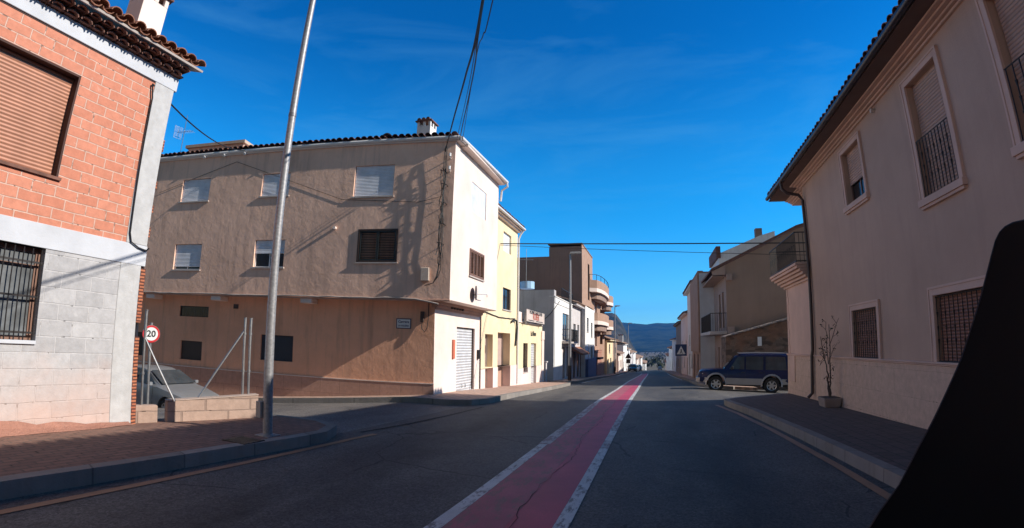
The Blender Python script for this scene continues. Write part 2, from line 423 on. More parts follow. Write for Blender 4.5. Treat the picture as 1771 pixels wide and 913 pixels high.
def sheet(name, pts, mat, dz, thick=0, step=1.0, fn=None, build=True):
    """flat outline laid on the ground profile dz above it (thick > 0 gives it sides going down)"""
    bm = bmesh.new(); vs = [bm.verts.new((x, y, 0)) for x, y in pts]; bm.faces.new(vs)
    xs = [p[0] for p in pts]; ys = [p[1] for p in pts]
    def cut(co, no):
        bmesh.ops.bisect_plane(bm, geom=bm.verts[:]+bm.edges[:]+bm.faces[:], plane_co=co, plane_no=no)
    y = math.floor(min(ys))+.013
    while y < max(ys):
        if y > min(ys): cut((0, y, 0), (0, 1, 0))
        y += step if y < 40 else step*4
    x = math.floor(min(xs))+.017
    while x < max(xs):
        if x > min(xs): cut((x, 0, 0), (1, 0, 0))
        x += 2.0
    for v in bm.verts: v.co.z = gz(v.co.x, v.co.y)+dz
    bmesh.ops.triangulate(bm, faces=[f for f in bm.faces if len(f.verts) > 4])
    if thick:
        be = [e for e in bm.edges if len(e.link_faces) == 1]
        r = bmesh.ops.extrude_edge_only(bm, edges=be)
        for v in r['geom']:
            if isinstance(v, bmesh.types.BMVert): v.co.z -= thick
    bmesh.ops.recalc_face_normals(bm, faces=bm.faces)
    me = bpy.data.meshes.new(name); bm.to_mesh(me); bm.free(); me.materials.append(mat)
    o = bpy.data.objects.new(name, me); COL.objects.link(o)
    up = sum(p.normal.z*p.area for p in me.polygons)
    if up < 0: me.flip_normals()
    return o
def ribbon(name, path, w0, w1, mat, dz, thick=0, step=.5):
    """band from offset w0 to w1 (to the right of the path) following the ground"""
    P = [Vector(p) for p in path]; Q = []
    for a, b in zip(P[:-1], P[1:]):
        n = max(1, int((b-a).length/(step if a.y < 45 else step*6)))
        Q += [a+(b-a)*i/n for i in range(n)]
    Q.append(P[-1]); mb = MB(); rows = []
    for i, p in enumerate(Q):
        d = (Q[min(i+1, len(Q)-1)]-Q[max(i-1, 0)]).normalized(); r = Vector((d.y, -d.x))
        a = p+r*w0; b = p+r*w1
        za, zb = gz(a.x, a.y)+dz, gz(b.x, b.y)+dz
        rows.append(((a.x, a.y, za), (b.x, b.y, zb)))
    for (a, b), (c, d) in zip(rows[:-1], rows[1:]):
        if thick:
            dn = lambda q: (q[0], q[1], q[2]-thick)
            mb.hexa([dn(a), dn(b), dn(d), dn(c), a, b, d, c])
        else: mb.quad(a, b, d, c)
    if thick:   # drop inner end faces
        pass
    return mb.build(name, mat)

# ground and roads --------------------------------------------------
def field_mat():
    m, t, b = nodes('dry_fields'); v = coord(t)
    n = noise(t, scalev(t, v, (.010, .03, 1)), 1.0, 5, .6); n2 = noise(t, v, .35, 5, .7)
    c = ramp(t, n, .35, (.085, .068, .045), .65, (.17, .135, .09))
    c = mixc(t, ramp(t, n2, .5, (0, 0, 0), .62, (.8,)*3), c, (.05, .055, .03))
    L(t, c, b.inputs['Base Color']); b.inputs['Roughness'].default_value = .95
    return m
FIELD = field_mat()
xs = [-3000, -1500, -700, -350, -180, -90, -50, -30, -20, -12, -6, -3, 0, 2, 4, 7, 12, 20, 30, 50, 90, 180, 350, 700, 1500, 3000]
ys = [-400, -150, -60, -30, -15, -8, -3, 0, 3, 6, 9, 12, 15, 18, 21, 24, 28, 32, 38, 44, 50, 58, 66, 76, 92, 115, 140, 170, 200, 230, 262, 300, 330, 390, 450, 560, 700, 1000, 1500, 2500, 4200]
mb = MB()
for y in ys:
    for x in xs: mb.v.append((x, y, gz(x, y)-.06-(1.5 if abs(x) > 100 and y < 300 else 0)))
for j in range(len(ys)-1):
    for i in range(len(xs)-1):
        a = j*len(xs)+i; mb.f.append((a, a+1, a+1+len(xs), a+len(xs)))
struct(mb.build('ground', FIELD))
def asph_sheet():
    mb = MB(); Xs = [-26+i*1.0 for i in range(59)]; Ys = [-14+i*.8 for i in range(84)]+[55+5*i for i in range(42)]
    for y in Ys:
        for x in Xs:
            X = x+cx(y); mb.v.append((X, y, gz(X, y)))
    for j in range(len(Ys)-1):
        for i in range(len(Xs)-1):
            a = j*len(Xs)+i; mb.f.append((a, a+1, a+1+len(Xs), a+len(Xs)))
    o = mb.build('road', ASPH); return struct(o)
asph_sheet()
farY = [55, 80, 105, 120, 140, 160, 180, 200, 220, 240, 258]
# red centre strip with white edges
def band(name, x0, x1, mat, dz, y0=-12, y1=75):
    return struct(ribbon(name, [(0, y0), (0, y1)], x0, x1, mat, dz))
band('red_centre_strip', -1.50, -1.07, RED2, .005)
band('red_centre_strip', -1.069, -.72, RED, .005)
band('strip_edge_line', -1.62, -1.502, WHITE, .006, -12, 7.3)
band('strip_edge_line', -1.64, -1.47, WHITE2, .0062, 7.3, 14)
band('strip_edge_line', -1.62, -1.502, WHITE, .006, 14, 75)
band('strip_edge_line', -.718, -.60, WHITE, .006, -12, 7.15)
band('strip_edge_line', -.718, -.60, WHITE2, .006, 7.15, 7.85)
band('strip_edge_line', -.718, -.60, WHITE, .006, 7.85, 8.9)
band('strip_edge_line', -.73, -.60, WHITE2, .006, 8.9, 14)
band('strip_edge_line', -.718, -.60, WHITE, .006, 14, 75)
# crack in the strip
cp = []; y = 1.5
while y < 15:
    cp.append((-1.02-.05*sin(y*1.7)-.035*(y-1.5)*.12+random.uniform(-.022, .022), y)); y += random.uniform(.05, .16)
mbk = MB()
for a, b in zip(cp[:-1], cp[1:]):
    wv = random.uniform(.001, .0045)
    mbk.quad((a[0]-wv, a[1], gz(*a)+.009), (a[0]+wv, a[1], gz(*a)+.009), (b[0]+wv, b[1], gz(*b)+.009), (b[0]-wv, b[1], gz(*b)+.009))
struct(mbk.build('road_crack', plain('crack_dark_red', (.05, .02, .022), .9)))
# edge lines
struct(ribbon('orange_edge_line', [(-4.2, -12), (-4.2, 3.5), (-4.16, 6.35), (-4.13, 6.9)], -.05, .05, OCHRE, .006))
struct(ribbon('orange_edge_line', [(2.18, -12), (2.17, 6), (2.08, 9), (1.92, 11.5), (1.68, 13.6)], -.055, .055, OCHRE, .006))
struct(ribbon('strip_far_line', [(2.05, 36), (2.1, 74)], -.05, .05, WHITE, .006))
struct(ribbon('strip_far_line', [(-4.15, 30), (-4.2, 74)], -.05, .05, WHITE, .006))
# seam where the side street was resurfaced
struct(ribbon('asphalt_seam', [(-4.4, 6.9), (-4.25, 8.2), (-4.15, 10), (-4.1, 12.0)], -.03, .03, plain('seam_black', (.02, .02, .02), .9), .006))

def side(name, outline, mat, h=.14):
    return struct(sheet(name, outline, mat, h, thick=.35))
def kerb(path, h=.143, w=.15, step=.5):
    return struct(ribbon('kerb', path, 0, w, KERB, h, .4, step))
# left near pavement
LK = [(-4.5, -12), (-4.5, 2), (-4.42, 4.2), (-4.32, 5.4), (-4.34, 6.0), (-4.55, 6.5), (-4.95, 6.75), (-5.4, 6.72), (-6.1, 6.55)]
side('pavement', [(x-.15 if i < 4 else x-.12, y-(.0 if i < 4 else .13)) for i, (x, y) in enumerate(LK)]+[(-6.3, 6.15), (-7.2, 4.9), (-7.4, 4.0), (-7.4, -12)], PAVE_R)
kerb([(x-.15, y) if i < 4 else (x-.13, y-.12) for i, (x, y) in enumerate(LK)], step=.3)
# left far pavement round the tan house
d0 = Vector((sin(radians(-101.2)), cos(radians(-101.2))))
H0 = Vector((-5.98, 13.15)); nS = Vector((d0.y, -d0.x))       # nS points away from the camera side?
if nS.y > 0: nS = -nS
k0 = H0+nS*.95
LFk = [tuple(k0+d0*14), tuple(k0+d0*8), tuple(k0+d0*3), tuple(k0+d0*.8), (-5.7, 12.05), (-5.0, 12.08), (-4.62, 12.35), (-4.42, 13.0), (-4.38, 14.5), (-4.4, 20), (-4.42, 26.5), (-4.55, 27.3)]
side('pavement', LFk+[(-6.2, 27.6), (-6.3, 20), (-6.3, 13.6), tuple(H0+d0*6-nS*.3), tuple(H0+d0*14-nS*.3)], PAVE_F)
kerb(LFk, step=.3)
side('pavement', [(-4.75, 28.6), (-4.5, 30), (-4.5, 110), (-6.2, 110), (-6.2, 28.6)], PAVE_F)
kerb([(-4.9, 28.5), (-4.5, 29.4), (-4.5, 110)])
# right near pavement
RK = [(2.35, -12), (2.36, 5), (2.28, 8), (2.12, 11), (1.88, 13.3), (1.9, 13.75), (2.3, 14.2), (3.4, 15.0), (4.3, 15.75)]
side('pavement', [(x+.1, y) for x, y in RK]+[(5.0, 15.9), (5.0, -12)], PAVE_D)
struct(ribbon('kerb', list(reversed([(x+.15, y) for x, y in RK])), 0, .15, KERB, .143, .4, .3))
RFk = [(3.9, 24.6), (2.9, 25.2), (2.45, 27), (2.4, 40), (2.5, 110)]
side('pavement', [(3.9, 24.6), (2.9, 25.2), (2.45, 27), (2.4, 40), (2.5, 110), (5, 110), (5, 24.6)], PAVE_F)
struct(ribbon('kerb', list(reversed(RFk)), 0, .15, KERB, .143, .4, .5))
# drain cover on the left pavement
mhm = MB()
mc = [(-4.80, 4.40), (-4.80, 4.74), (-4.42, 4.74), (-4.42, 4.40)]
for i in range(9):
    y = 4.41+i*.037; mhm.box(-4.79, -4.43, y, y+.022, gz(-4.6, 4.5)+.142, gz(-4.6, 4.5)+.152)
mhm.box(-4.80, -4.775, 4.40, 4.75, gz(-4.6, 4.5)+.14, gz(-4.6, 4.5)+.153); mhm.box(-4.445, -4.42, 4.40, 4.75, gz(-4.6, 4.5)+.14, gz(-4.6, 4.5)+.153)
single(mhm, 'drain_cover', IRON, 'dark iron slotted drain cover set in the left pavement near the kerb', 'drain cover', (-4.6, 4.57, gz(-4.6, 4.57)+.14))
# red soil heaped against the foot of the block wall
soil = MB(); N = 40; prev = None
for i in range(N+1):
    y = -4+8.3*i/N; h = .05+.03*abs(sin(i*1.3))+random.uniform(0, .03)+.10*smooth(3.6, 1.8, y) if y < 3.6 else .03+random.uniform(0, .03)
    w_ = .10+random.uniform(0, .08)+.1*(y < 2.5); g = gz(-6.5, y)+.14
    row = ((-6.58, y, g+h), (-6.58+w_*.35, y, g+h*.45), (-6.58+w_, y, g+.004))
    if prev:
        soil.quad(prev[0], prev[1], row[1], row[0]); soil.quad(prev[1], prev[2], row[2], row[1])
    prev = row
o = soil.build('red_soil', stucco('red_soil_mortar', (.40, .20, .15), (.3, .17, .13), .6, 6, 1.0, 22, .2, .03)); tag(o, 'reddish mortar and soil heaped along the foot of the block wall', 'soil', kind='stuff')

# ------------------------------------------------------------------ hills
def hill(name, r0, r1, azr, elev, mat, seed, base=-20, rough=10, na=90, nr=26):
    rnd = random.Random(seed); ph = [(rnd.uniform(0, 6.28), rnd.uniform(.7, 1.3)) for _ in range(12)]
    mb = MB()
    for j in range(nr+1):
        r = r0+(r1-r0)*j/nr; t = j/nr
        s = smooth(0, .9, t) if t < .9 else 1-.25*(t-.9)/.1
        for i in range(na+1):
            a = azr[0]+(azr[1]-azr[0])*i/na; e = elev(a)
            n = 0
            for k, (p, q) in enumerate(ph[:6]):
                n += sin(a*(60+55*k)*q+p+t*(2+k*1.7))*rough/(1.5+k)
            z = base+(e*r1-base)*s + n*s*(1-s*.85)
            mb.v.append((r*sin(a), r*cos(a), z))
    for j in range(nr):
        for i in range(na):
            a = j*(na+1)+i; mb.f.append((a, a+1, a+na+2, a+na+1))
    return struct(mb.build(name, mat, smooth=True))
def hill_mat(name, c0, c1, s):
    m, t, b = nodes(name); v = coord(t)
    n = noise(t, v, s, 8, .7); n2 = noise(t, v, s*.12, 4, .6)
    c = ramp(t, n, .38, c0, .62, c1)
    c = mixc(t, ramp(t, n2, .52, (0, 0, 0), .62, (.55,)*3), c, sc(c1, 1.6))
    L(t, c, b.inputs['Base Color']); b.inputs['Roughness'].default_value = 1
    b.inputs['Specular IOR Level'].default_value = 0
    bump(t, b, n, 1.0, 12)
    return m
E1 = lambda a: .0375+.0012*sin(a*70)+.0008*sin(a*150+1)+.018*max(0, (-a-.02)*4)
hill('far_hill', 1500, 3000, (-.9, .8), E1, hill_mat('wooded_far_slope', (.008, .018, .012), (.05, .065, .04), .012), 3)
E2 = lambda a: -.018+.078*smooth(-.022, -.078, a)
hill('near_hill', 800, 1300, (-.8, .0), E2, hill_mat('scrubby_slope', (.02, .03, .018), (.10, .085, .06), .03), 5, rough=5)

# scattered scrub and trees at the foot of the hills, far beyond the street
rt2 = random.Random(21); m = MB()
for i in range(520):
    y = 300+1100*rt2.random()**1.3; x = (rt2.random()-.45)*y*.55; g = gz(x, y); h = rt2.uniform(2.0, 6.5)
    for k in range(9):
        c = Vector((x+rt2.uniform(-.5, .5)*h, y+rt2.uniform(-.5, .5)*h, g+h*rt2.uniform(.1, 1))); r = h*rt2.uniform(.14, .3)
        a = Vector((rt2.uniform(-1, 1), rt2.uniform(-1, 1), rt2.uniform(-1, 1))).normalized(); b = a.orthogonal().normalized(); c2 = a.cross(b)
        m.poly([tuple(c+a*r), tuple(c+b*r), tuple(c-a*r)]); m.poly([tuple(c+c2*r), tuple(c+b*r), tuple(c-c2*r)]); m.poly([tuple(c+a*r), tuple(c+c2*r), tuple(c-b*r)])
tag(m.build('far_scrub', plain('far_foliage', (.03, .04, .02), .95, var=.4)), 'dark scrub and low trees spread over the fields beyond the street', 'scrub', kind='stuff')

# ------------------------------------------------------------------ air
hm = bpy.data.materials.new('haze_air'); hm.use_nodes = True; ht = hm.node_tree
ht.nodes.remove(ht.nodes['Principled BSDF'])
pv = ht.nodes.new('ShaderNodeVolumePrincipled'); pv.inputs['Color'].default_value = (.05, .29, .85, 1)
pv.inputs['Density'].default_value = HAZE; pv.inputs['Anisotropy'].default_value = 0
ht.links.new(pv.outputs[0], ht.nodes['Material Output'].inputs['Volume'])
mb = MB(); mb.box(-2600, 2600, -410, 3060, -60, 215); o = mb.build('haze', hm); tag(o, None, None, None, 'stuff')
o.visible_shadow = True

# ------------------------------------------------------------------ building helpers
def wall_holes(mb, Fr, u0, u1, z0, z1, holes, depth=.15, n=0.0):
    """outer skin with rectangular openings (u0,u1,z0,z1) and their reveals"""
    us = sorted({u0, u1, *[h[0] for h in holes], *[h[1] for h in holes]})
    zs = sorted({z0, z1, *[h[2] for h in holes], *[h[3] for h in holes]})
    us = [u for u in us if u0 <= u <= u1]; zs = [z for z in zs if z0 <= z <= z1]
    P = Fr.p
    for a, b in zip(us[:-1], us[1:]):
        for c, d in zip(zs[:-1], zs[1:]):
            if any(h[0] <= (a+b)/2 <= h[1] and h[2] <= (c+d)/2 <= h[3] for h in holes): continue
            mb.quad(P(a, n, c), P(b, n, c), P(b, n, d), P(a, n, d))
    for h in holes:
        a, b, c, d = h[:4]; D = n-(h[4] if len(h) > 4 else depth)
        for (p, q) in (((a, c), (b, c)), ((b, c), (b, d)), ((b, d), (a, d)), ((a, d), (a, c))):
            mb.quad(P(p[0], n, p[1]), P(q[0], n, q[1]), P(q[0], D, q[1]), P(p[0], D, p[1]))
        mb.quad(P(a, D, c), P(b, D, c), P(b, D, d), P(a, D, d))       # back of the niche
def shell(mb, pts, z0, z1, skip=(), top=True):
    """closed walls round a plan outline, without the sides listed in skip"""
    n = len(pts)
    for i in range(n):
        if i in skip: continue
        a, b = pts[i], pts[(i+1) % n]
        mb.quad((a[0], a[1], z0), (b[0], b[1], z0), (b[0], b[1], z1), (a[0], a[1], z1))
    if top: mb.poly([(p[0], p[1], z1) for p in pts])
def frame_ring(mb, Fr, a, b, c, d, w, n0, n1):
    mb.fb(Fr, a, a+w, n0, n1, c, d); mb.fb(Fr, b-w, b, n0, n1, c, d)
    mb.fb(Fr, a+w, b-w, n0, n1, c, c+w); mb.fb(Fr, a+w, b-w, n0, n1, d-w, d)
def window(par, Fr, a, b, c, d, depth=.12, frame=WHF, shut=None, shutter_z=None, glass=GLASS, sill=None, mull=1, name='window', fw=.035, trans=0):
    """window (frame mesh) > pane, roller_shutter, sill"""
    n0, n1 = -depth+.012, -depth+.05
    mb = MB(); frame_ring(mb, Fr, a+.003, b-.003, c+.003, d-.003, fw, n0, n1)
    for i in range(mull):
        u = a+(b-a)*(i+1)/(mull+1); mb.fb(Fr, u-fw*.5, u+fw*.5, n0+.004, n1-.004, c+fw+.003, d-fw-.003)
    if trans: mb.fb(Fr, a+fw+.003, b-fw-.003, n0+.006, n1-.006, trans-.015, trans+.015)
    o = mb.build(name, frame, par)
    g = MB(); g.fb(Fr, a+fw+.004, b-fw-.004, n0+.008, n0+.018, c+fw+.004, d-fw-.004); g.build('pane', glass, o)
    if shut:
        zb = shutter_z if shutter_z is not None else c+.01
        s = MB(); s.fb(Fr, a+.018, b-.018, n1+.006, n1+.022, zb, d-.008)
        s.fb(Fr, a+.018, b-.018, n1+.004, n1+.03, zb-.028, zb-.001)
        s.build('roller_shutter', shut, o)
    if sill:
        s = MB(); s.fb(Fr, a-.04, b+.04, -depth+.01, .045, c-.04, c+.004); s.build('sill', sill, o)
    return o
def door(par, Fr, a, b, c, d, depth=.15, mat=WOODD, frame=DKFR, handle=True, name='door', panels=2):
    mb = MB(); n = -depth+.02
    mb.fb(Fr, a+.04, b-.04, n-.01, n+.03, c+.01, d-.04)
    for i in range(panels):
        z0 = c+.12+(d-c-.2)*i/panels; z1 = c+.04+(d-c-.2)*(i+1)/panels
        mb.fb(Fr, a+.10, b-.10, n+.03, n+.045, z0, z1)
    o = mb.build(name, mat, par)
    f = MB(); frame_ring(f, Fr, a+.003, b-.003, c-.05, d-.003, .045, n-.012, n+.05); f.build('frame', frame, o)
    if handle:
        h = MB(); h.tube([Fr.p(b-.14, n+.03, c+.95*(d-c)/2), Fr.p(b-.14, n+.075, c+.95*(d-c)/2), Fr.p(b-.22, n+.08, c+.95*(d-c)/2)], .01, 6); h.build('handle', ALLOY, o)
    return o
def grille(par, Fr, a, b, c, d, n=.03, nb=10, rails=3, r=.008, name='grille', mat=IRON, bulb=True):
    mb = MB()
    for i in range(nb+1):
        u = a+(b-a)*i/nb; mb.tube([Fr.p(u, n, c), Fr.p(u, n, d)], r, 6)
        if bulb and i % 2:
            for zc in (c+(d-c)*.30, c+(d-c)*.5, c+(d-c)*.72):
                mb.tube([Fr.p(u, n, zc-.04), Fr.p(u, n, zc), Fr.p(u, n, zc+.04)], r*1.0, 6, r*2.1)
    for i in range(rails):
        z = c+(d-c)*i/(rails-1); mb.tube([Fr.p(a-.02, n, z), Fr.p(b+.02, n, z)], r*1.15, 6)
    return mb.build(name, mat, par)
def surround(par, Fr, a, b, c, d, w=.11, n=.035, mat=RTRIM, sill=True, name='window_surround'):
    mb = MB(); mb.fb(Fr, a-w, a, -.005, n, c, d+w); mb.fb(Fr, b, b+w, -.005, n, c, d+w); mb.fb(Fr, a, b, -.005, n, d, d+w)
    for k in (0, 1):
        mb.fb(Fr, a-w-.012+.0*k, a-w+.02, -.004, n+.012, c, d+w+.012); mb.fb(Fr, b+w-.02, b+w+.012, -.004, n+.012, c, d+w+.012)
        break
    mb.fb(Fr, a-w+.02, b+w-.02, -.004, n+.012, d+w-.02, d+w+.012)
    if sill: mb.fb(Fr, a-w-.03, b+w+.03, -.005, n+.04, c-.10, c); mb.fb(Fr, a-w, b+w, -.005, n+.015, c-.14, c-.10)
    return mb.build(name, mat, par, bevel=.004)
def tiles(par, e0, e1, up, rise, length, mat=TILE, sp=.19, r=.075, name='roof', layers=1, under=True, jag=True):
    """barrel-tile roof: e0,e1 eave ends (3D), up = horizontal unit vector pointing up-slope"""
    e0, e1 = Vector(e0), Vector(e1); al = (e1-e0); n = max(1, round(al.length/sp)); al = al/n
    upv = Vector((up[0], up[1], rise)); upv.normalize(); nz = al.normalized().cross(upv)
    if nz.z < 0: nz = -nz
    mb = MB(); A = al.normalized(); K = 6
    rnd = random.Random(n)
    for i in range(n):
        c = e0+al*(i+.5); j = rnd.uniform(-.02, .02) if jag else 0
        rr = r*(1+rnd.uniform(-.06, .06))
        nseg = max(1, int(length/.38)) if length < 3.2 else 7
        for s in range(nseg):
            a = s*length/nseg; b = (s+1)*length/nseg+.05
            if s == nseg-1: b = length
            lift0 = .018; lift1 = 0
            base = len(mb.v)
            for (dist, ln, k2) in ((a+(j if s == 0 else 0), lift0, 1.06), (b, lift1, .94)):
                for k in range(K+1):
                    t = pi*k/K
                    mb.v.append(tuple(c+upv*dist+A*cos(t)*rr*k2+nz*(sin(t)*rr*k2*.85+ln)))
                for k in range(K+1):
                    t = pi*k/K
                    mb.v.append(tuple(c+upv*dist+A*cos(t)*(rr*k2-.013)+nz*(sin(t)*(rr*k2*.85-.013)+ln)))
            M = K+1
            for k in range(K):
                mb.f.append((base+k, base+k+1, base+2*M+k+1, base+2*M+k))
            for k in range(K):
                mb.f.append((base+k, base+M+k, base+M+k+1, base+k+1))
        # channel tile between covers
        cc = e0+al*(i+1); base = len(mb.v)
        if i < n-1:
            for dist in (.03+j, length):
                for k in range(5):
                    t = pi*k/4; mb.v.append(tuple(cc+upv*dist+A*cos(t)*sp*.42+nz*(.01-sin(t)*.045)))
                for k in range(5):
                    t = pi*k/4; mb.v.append(tuple(cc+upv*dist+A*cos(t)*sp*.42+nz*(-.004-sin(t)*.045)))
            for k in range(4):
                mb.f.append((base+k, base+k+1, base+11+k, base+10+k)); mb.f.append((base+k, base+k+5, base+k+6, base+k+1))
                mb.f.append((base+k+5, base+k+6, base+k+16, base+k+15))
    o = mb.build(name, mat, par, smooth=False)
    if under:
        q = MB(); a, b = e0, e1; dn = nz*-.05
        q.hexa([tuple(a+dn-nz*.03+upv*.04), tuple(b+dn-nz*.03+upv*.04), tuple(b+dn-nz*.03+upv*length), tuple(a+dn-nz*.03+upv*length),
                tuple(a+dn+upv*.04), tuple(b+dn+upv*.04), tuple(b+dn+upv*length), tuple(a+dn+upv*length)])
        q.build('roof_deck', SILL, o)
    return o
def chimney(par, x, y, z0, z1, w, mat=WHITEW, cap=TILED, cups=True):
    m = MB(); m.box(x-w/2, x+w/2, y-w/2, y+w/2, z0, z1-.16)
    t = w*.16
    for sx in (-1, 1):
        for sy in (-1, 0, 1): m.box(x+sx*(w/2-t/2)-t/2, x+sx*(w/2-t/2)+t/2, y+sy*(w/2-t/2)-t/2, y+sy*(w/2-t/2)+t/2, z1-.161, z1-.001)
    for sy in (-1, 1): m.box(x-t/2, x+t/2, y+sy*(w/2-t/2)-t/2, y+sy*(w/2-t/2)+t/2, z1-.161, z1-.001)
    o = m.build('chimney', mat, par, bevel=.006)
    c = MB(); c.box(x-w/2-.05, x+w/2+.05, y-w/2-.05, y+w/2+.05, z1, z1+.035)
    if cups:
        for k in range(3): c.tube([(x-w*.33+k*w*.33, y-w/2-.06, z1+.05), (x-w*.33+k*w*.33, y+w/2+.06, z1+.05)], w*.14, 8)
    c.build('chimney_cap', cap, o)
    return o
def gutter(par, pts, r=.06, mat=GUTW, name='gutter', brackets=0):
    m = MB(); m.tube(pts, r, 10)
    return m.build(name, mat, par, smooth=True)
def antenna(par_none, loc, h, label, grid=True, group=None):
    x, y, z = loc
    a = thing('television_antenna', label, 'antenna', loc, group)
    m = MB(); m.tube([(x, y, z), (x, y, z+h)], .014, 6); m.build('mast', GALV, a)
    b = MB(); zz = z+h*.72
    b.tube([(x-.35, y-.1, zz), (x+.45, y+.1, zz)], .009, 5)
    for i in range(7):
        u = -.3+i*.11; b.tube([(x+u, y-.16+u*.28, zz), (x+u, y+.16+u*.28, zz)], .006, 4)
    if grid:
        for i in range(5):
            for s in (-1, 1): b.tube([(x-.33, y-.25+.0*i, zz+s*(.05+i*.05)), (x-.30, y+.12, zz+s*(.05+i*.05))], .006, 4)
        for u in (-.25, -.06, .12): b.tube([(x-.33+.0*u, y+u, zz-.27), (x-.33, y+u, zz+.27)], .006, 4)
    b.build('dipole_array', GALV, a); return a
def textmesh(par, body, Fr, u, n, z, size, mat, name='lettering', extrude=.004, align='CENTER', bold=True):
    cu = bpy.data.curves.new('t', 'FONT'); cu.body = body; cu.size = size; cu.align_x = align; cu.align_y = 'CENTER'
    cu.extrude = extrude; cu.offset = size*.02 if bold else 0; cu.resolution_u = 3
    to = bpy.data.objects.new('t', cu); COL.objects.link(to)
    dg = bpy.context.evaluated_depsgraph_get(); me = bpy.data.meshes.new_from_object(to.evaluated_get(dg))
    bpy.data.objects.remove(to)
    off = Vector(par.get('_o', (0, 0, 0))) if par else Vector((0, 0, 0))
    # reading direction runs to the viewer's right when looking at the face
    ru = Vector((-Fr.n[1], Fr.n[0], 0)); nn = Vector((Fr.n[0], Fr.n[1], 0))
    O = Vector(Fr.p(u, n, z))
    for v in me.vertices:
        v.co = O+ru*v.co.x+Vector((0, 0, 1))*v.co.y+nn*v.co.z-off
    me.materials.clear(); me.materials.append(mat); me.name = name
    o = bpy.data.objects.new(name, me); COL.objects.link(o)
    if par: o.parent = par; o['_o'] = tuple(off)
    return o

# ================================================================== LEFT BRICK HOUSE
XL = -6.6
A = thing('brick_house', 'unfinished house of orange hollow brick above grey concrete blocks, left foreground', 'house', (XL, 4.43, 0))
FA = F((XL, 0), (0, 1), (1, 0))
m = MB(); m.quad((XL, -8, 2.47), (XL, 2.98-.97, 2.47), (XL, 2.01, 4.86), (XL, -8, 4.86)) if 0 else None
wu = (1.62, 2.98, 3.075, 4.445, .2)
wall_holes(m, FA, -9, 4.06, 2.485, 4.86, [wu]); m.build('brick_wall', HBRICK, A)
m = MB(); wl = (1.75, 2.985, 1.09, 2.2, .18)
wall_holes(m, FA, -9, 4.02, -1.2, 2.2, [wl]); m.build('block_wall', CBLOCK, A)
m = MB(); m.fb(FA, -9, 4.41, -.2, .012, 2.2, 2.485); m.build('cement_band', WHITEB, A, bevel=.004)
m = MB(); m.fb(FA, 4.02, 4.345, -.2, .010, -1.2, 2.199); m.fb(FA, 4.06, 4.40, -.2, .014, 2.486, 4.90); m.build('cement_pillar', GREYCEM, A, bevel=.006)
m = MB(); m.fb(FA, 4.346, 4.425, -.2, .004, -1.2, 1.22); m.fb(FA, 4.346, 4.43, -.2, .004, 1.42, 2.17)
for z, h in ((2.62, .14), (2.98, .10), (3.32, .12), (3.9, .18)): m.fb(FA, 4.401, 4.425, -.2, .008, z, z+h)
m.build('brick_edging', BRICKEND, A)
m = MB(); m.fb(FA, -9, 4.44, -.18, .022, 4.875, 5.10); m.build('upper_cement_band', WHITEW if 0 else WHITEB, A, bevel=.005)
m = MB(); m.fb(FA, -9, 4.07, -.1, .004, 4.852, 4.876); m.build('wall_crack', plain('crack_dark', (.05, .03, .03), .9), A)
m = MB(); shell(m, [(XL-.001, -9), (XL-.001, 4.40), (-14.5, 4.40), (-14.5, -9)], -2.5, 5.08, skip=(0,)); m.build('rear_wall', GREYCEM, A)
# upper window with brown shutter
o = window(A, FA, wu[0], wu[1], wu[2], wu[3], .2, DKFR, SHB, wu[2]+.03, GLASS, None, 0)
m = MB(); m.fb(FA, wu[0]-.02, wu[1]+.03, -.19, .035, wu[2]-.035, wu[2]+.002); m.build('sill', TILED, o)
m = MB(); m.fb(FA, wu[1]-.028, wu[1]-.004, -.14, .004, wu[2]+.004, wu[3]-.01); m.fb(FA, wu[0]+.004, wu[1]-.03, -.14, .003, wu[3]-.03, wu[3]-.004); m.build('lintel_trim', plain('dark_reveal', (.06, .025, .02), .8), o)
# lower window with grille
o = window(A, FA, wl[0], wl[1], wl[2], wl[3], .16, BRNF, None, None, CURT, None, 1, fw=.06, trans=1.98)
m = MB(); m.fb(FA, wl[0]-.03, wl[1]-.004, -.15, .03, wl[2]-.02, wl[2]+.022); m.build('sill', WHITEB, o, bevel=.004)
g = MB()
for i in range(12):
    u = wl[0]+.03+(wl[1]-wl[0]-.06)*i/11; g.tube([FA.p(u, -.03, wl[2]+.02), FA.p(u, -.03, wl[3]-.01)], .008, 6)
for z in (1.2, 1.62, 2.02): g.fb(FA, wl[0]+.005, wl[1]-.005, -.04, -.028, z-.012, z+.012)
g.build('grille', IRON, o)
# eaves: two corbelled courses of tiles under the roof tiles
m = MB()
for k, (n1, z0, z1) in enumerate(((.09, 5.105, 5.125), (.20, 5.185, 5.20))):
    m.fb(FA, -9, 4.46, -.1, n1, z0, z1)
o = m.build('eave_board', TILED, A)
m = MB()
for row, (n1, zc) in enumerate(((.15, 5.155), (.26, 5.225))):
    for i in range(72):
        u = -9.0+i*.19+.06*row
        if u > 4.44: break
        K = 5; base = len(m.v)
        for nn in (.02, n1+random.uniform(-.012, .012)):
            for k in range(K+1):
                t = pi*k/K; m.v.append(FA.p(u+cos(t)*.085, nn, zc-.055+sin(t)*.06+(0 if nn < .1 else .0)))
            for k in range(K+1):
                t = pi*k/K; m.v.append(FA.p(u+cos(t)*.072, nn, zc-.068+sin(t)*.06))
        M = K+1
        for k in range(K):
            m.f.append((base+k, base+k+1, base+2*M+k+1, base+2*M+k)); m.f.append((base+M+k, base+M+k+1, base+3*M+k+1, base+3*M+k))
            m.f.append((base+2*M+k, base+2*M+k+1, base+3*M+k+1, base+3*M+k))
m.build('eave_tiles', TILED, A)
rf = tiles(A, (XL+.38, -9, 5.29), (XL+.38, 4.62, 5.29), (-1, 0), .33, 4.6, TILE, .19, .082)
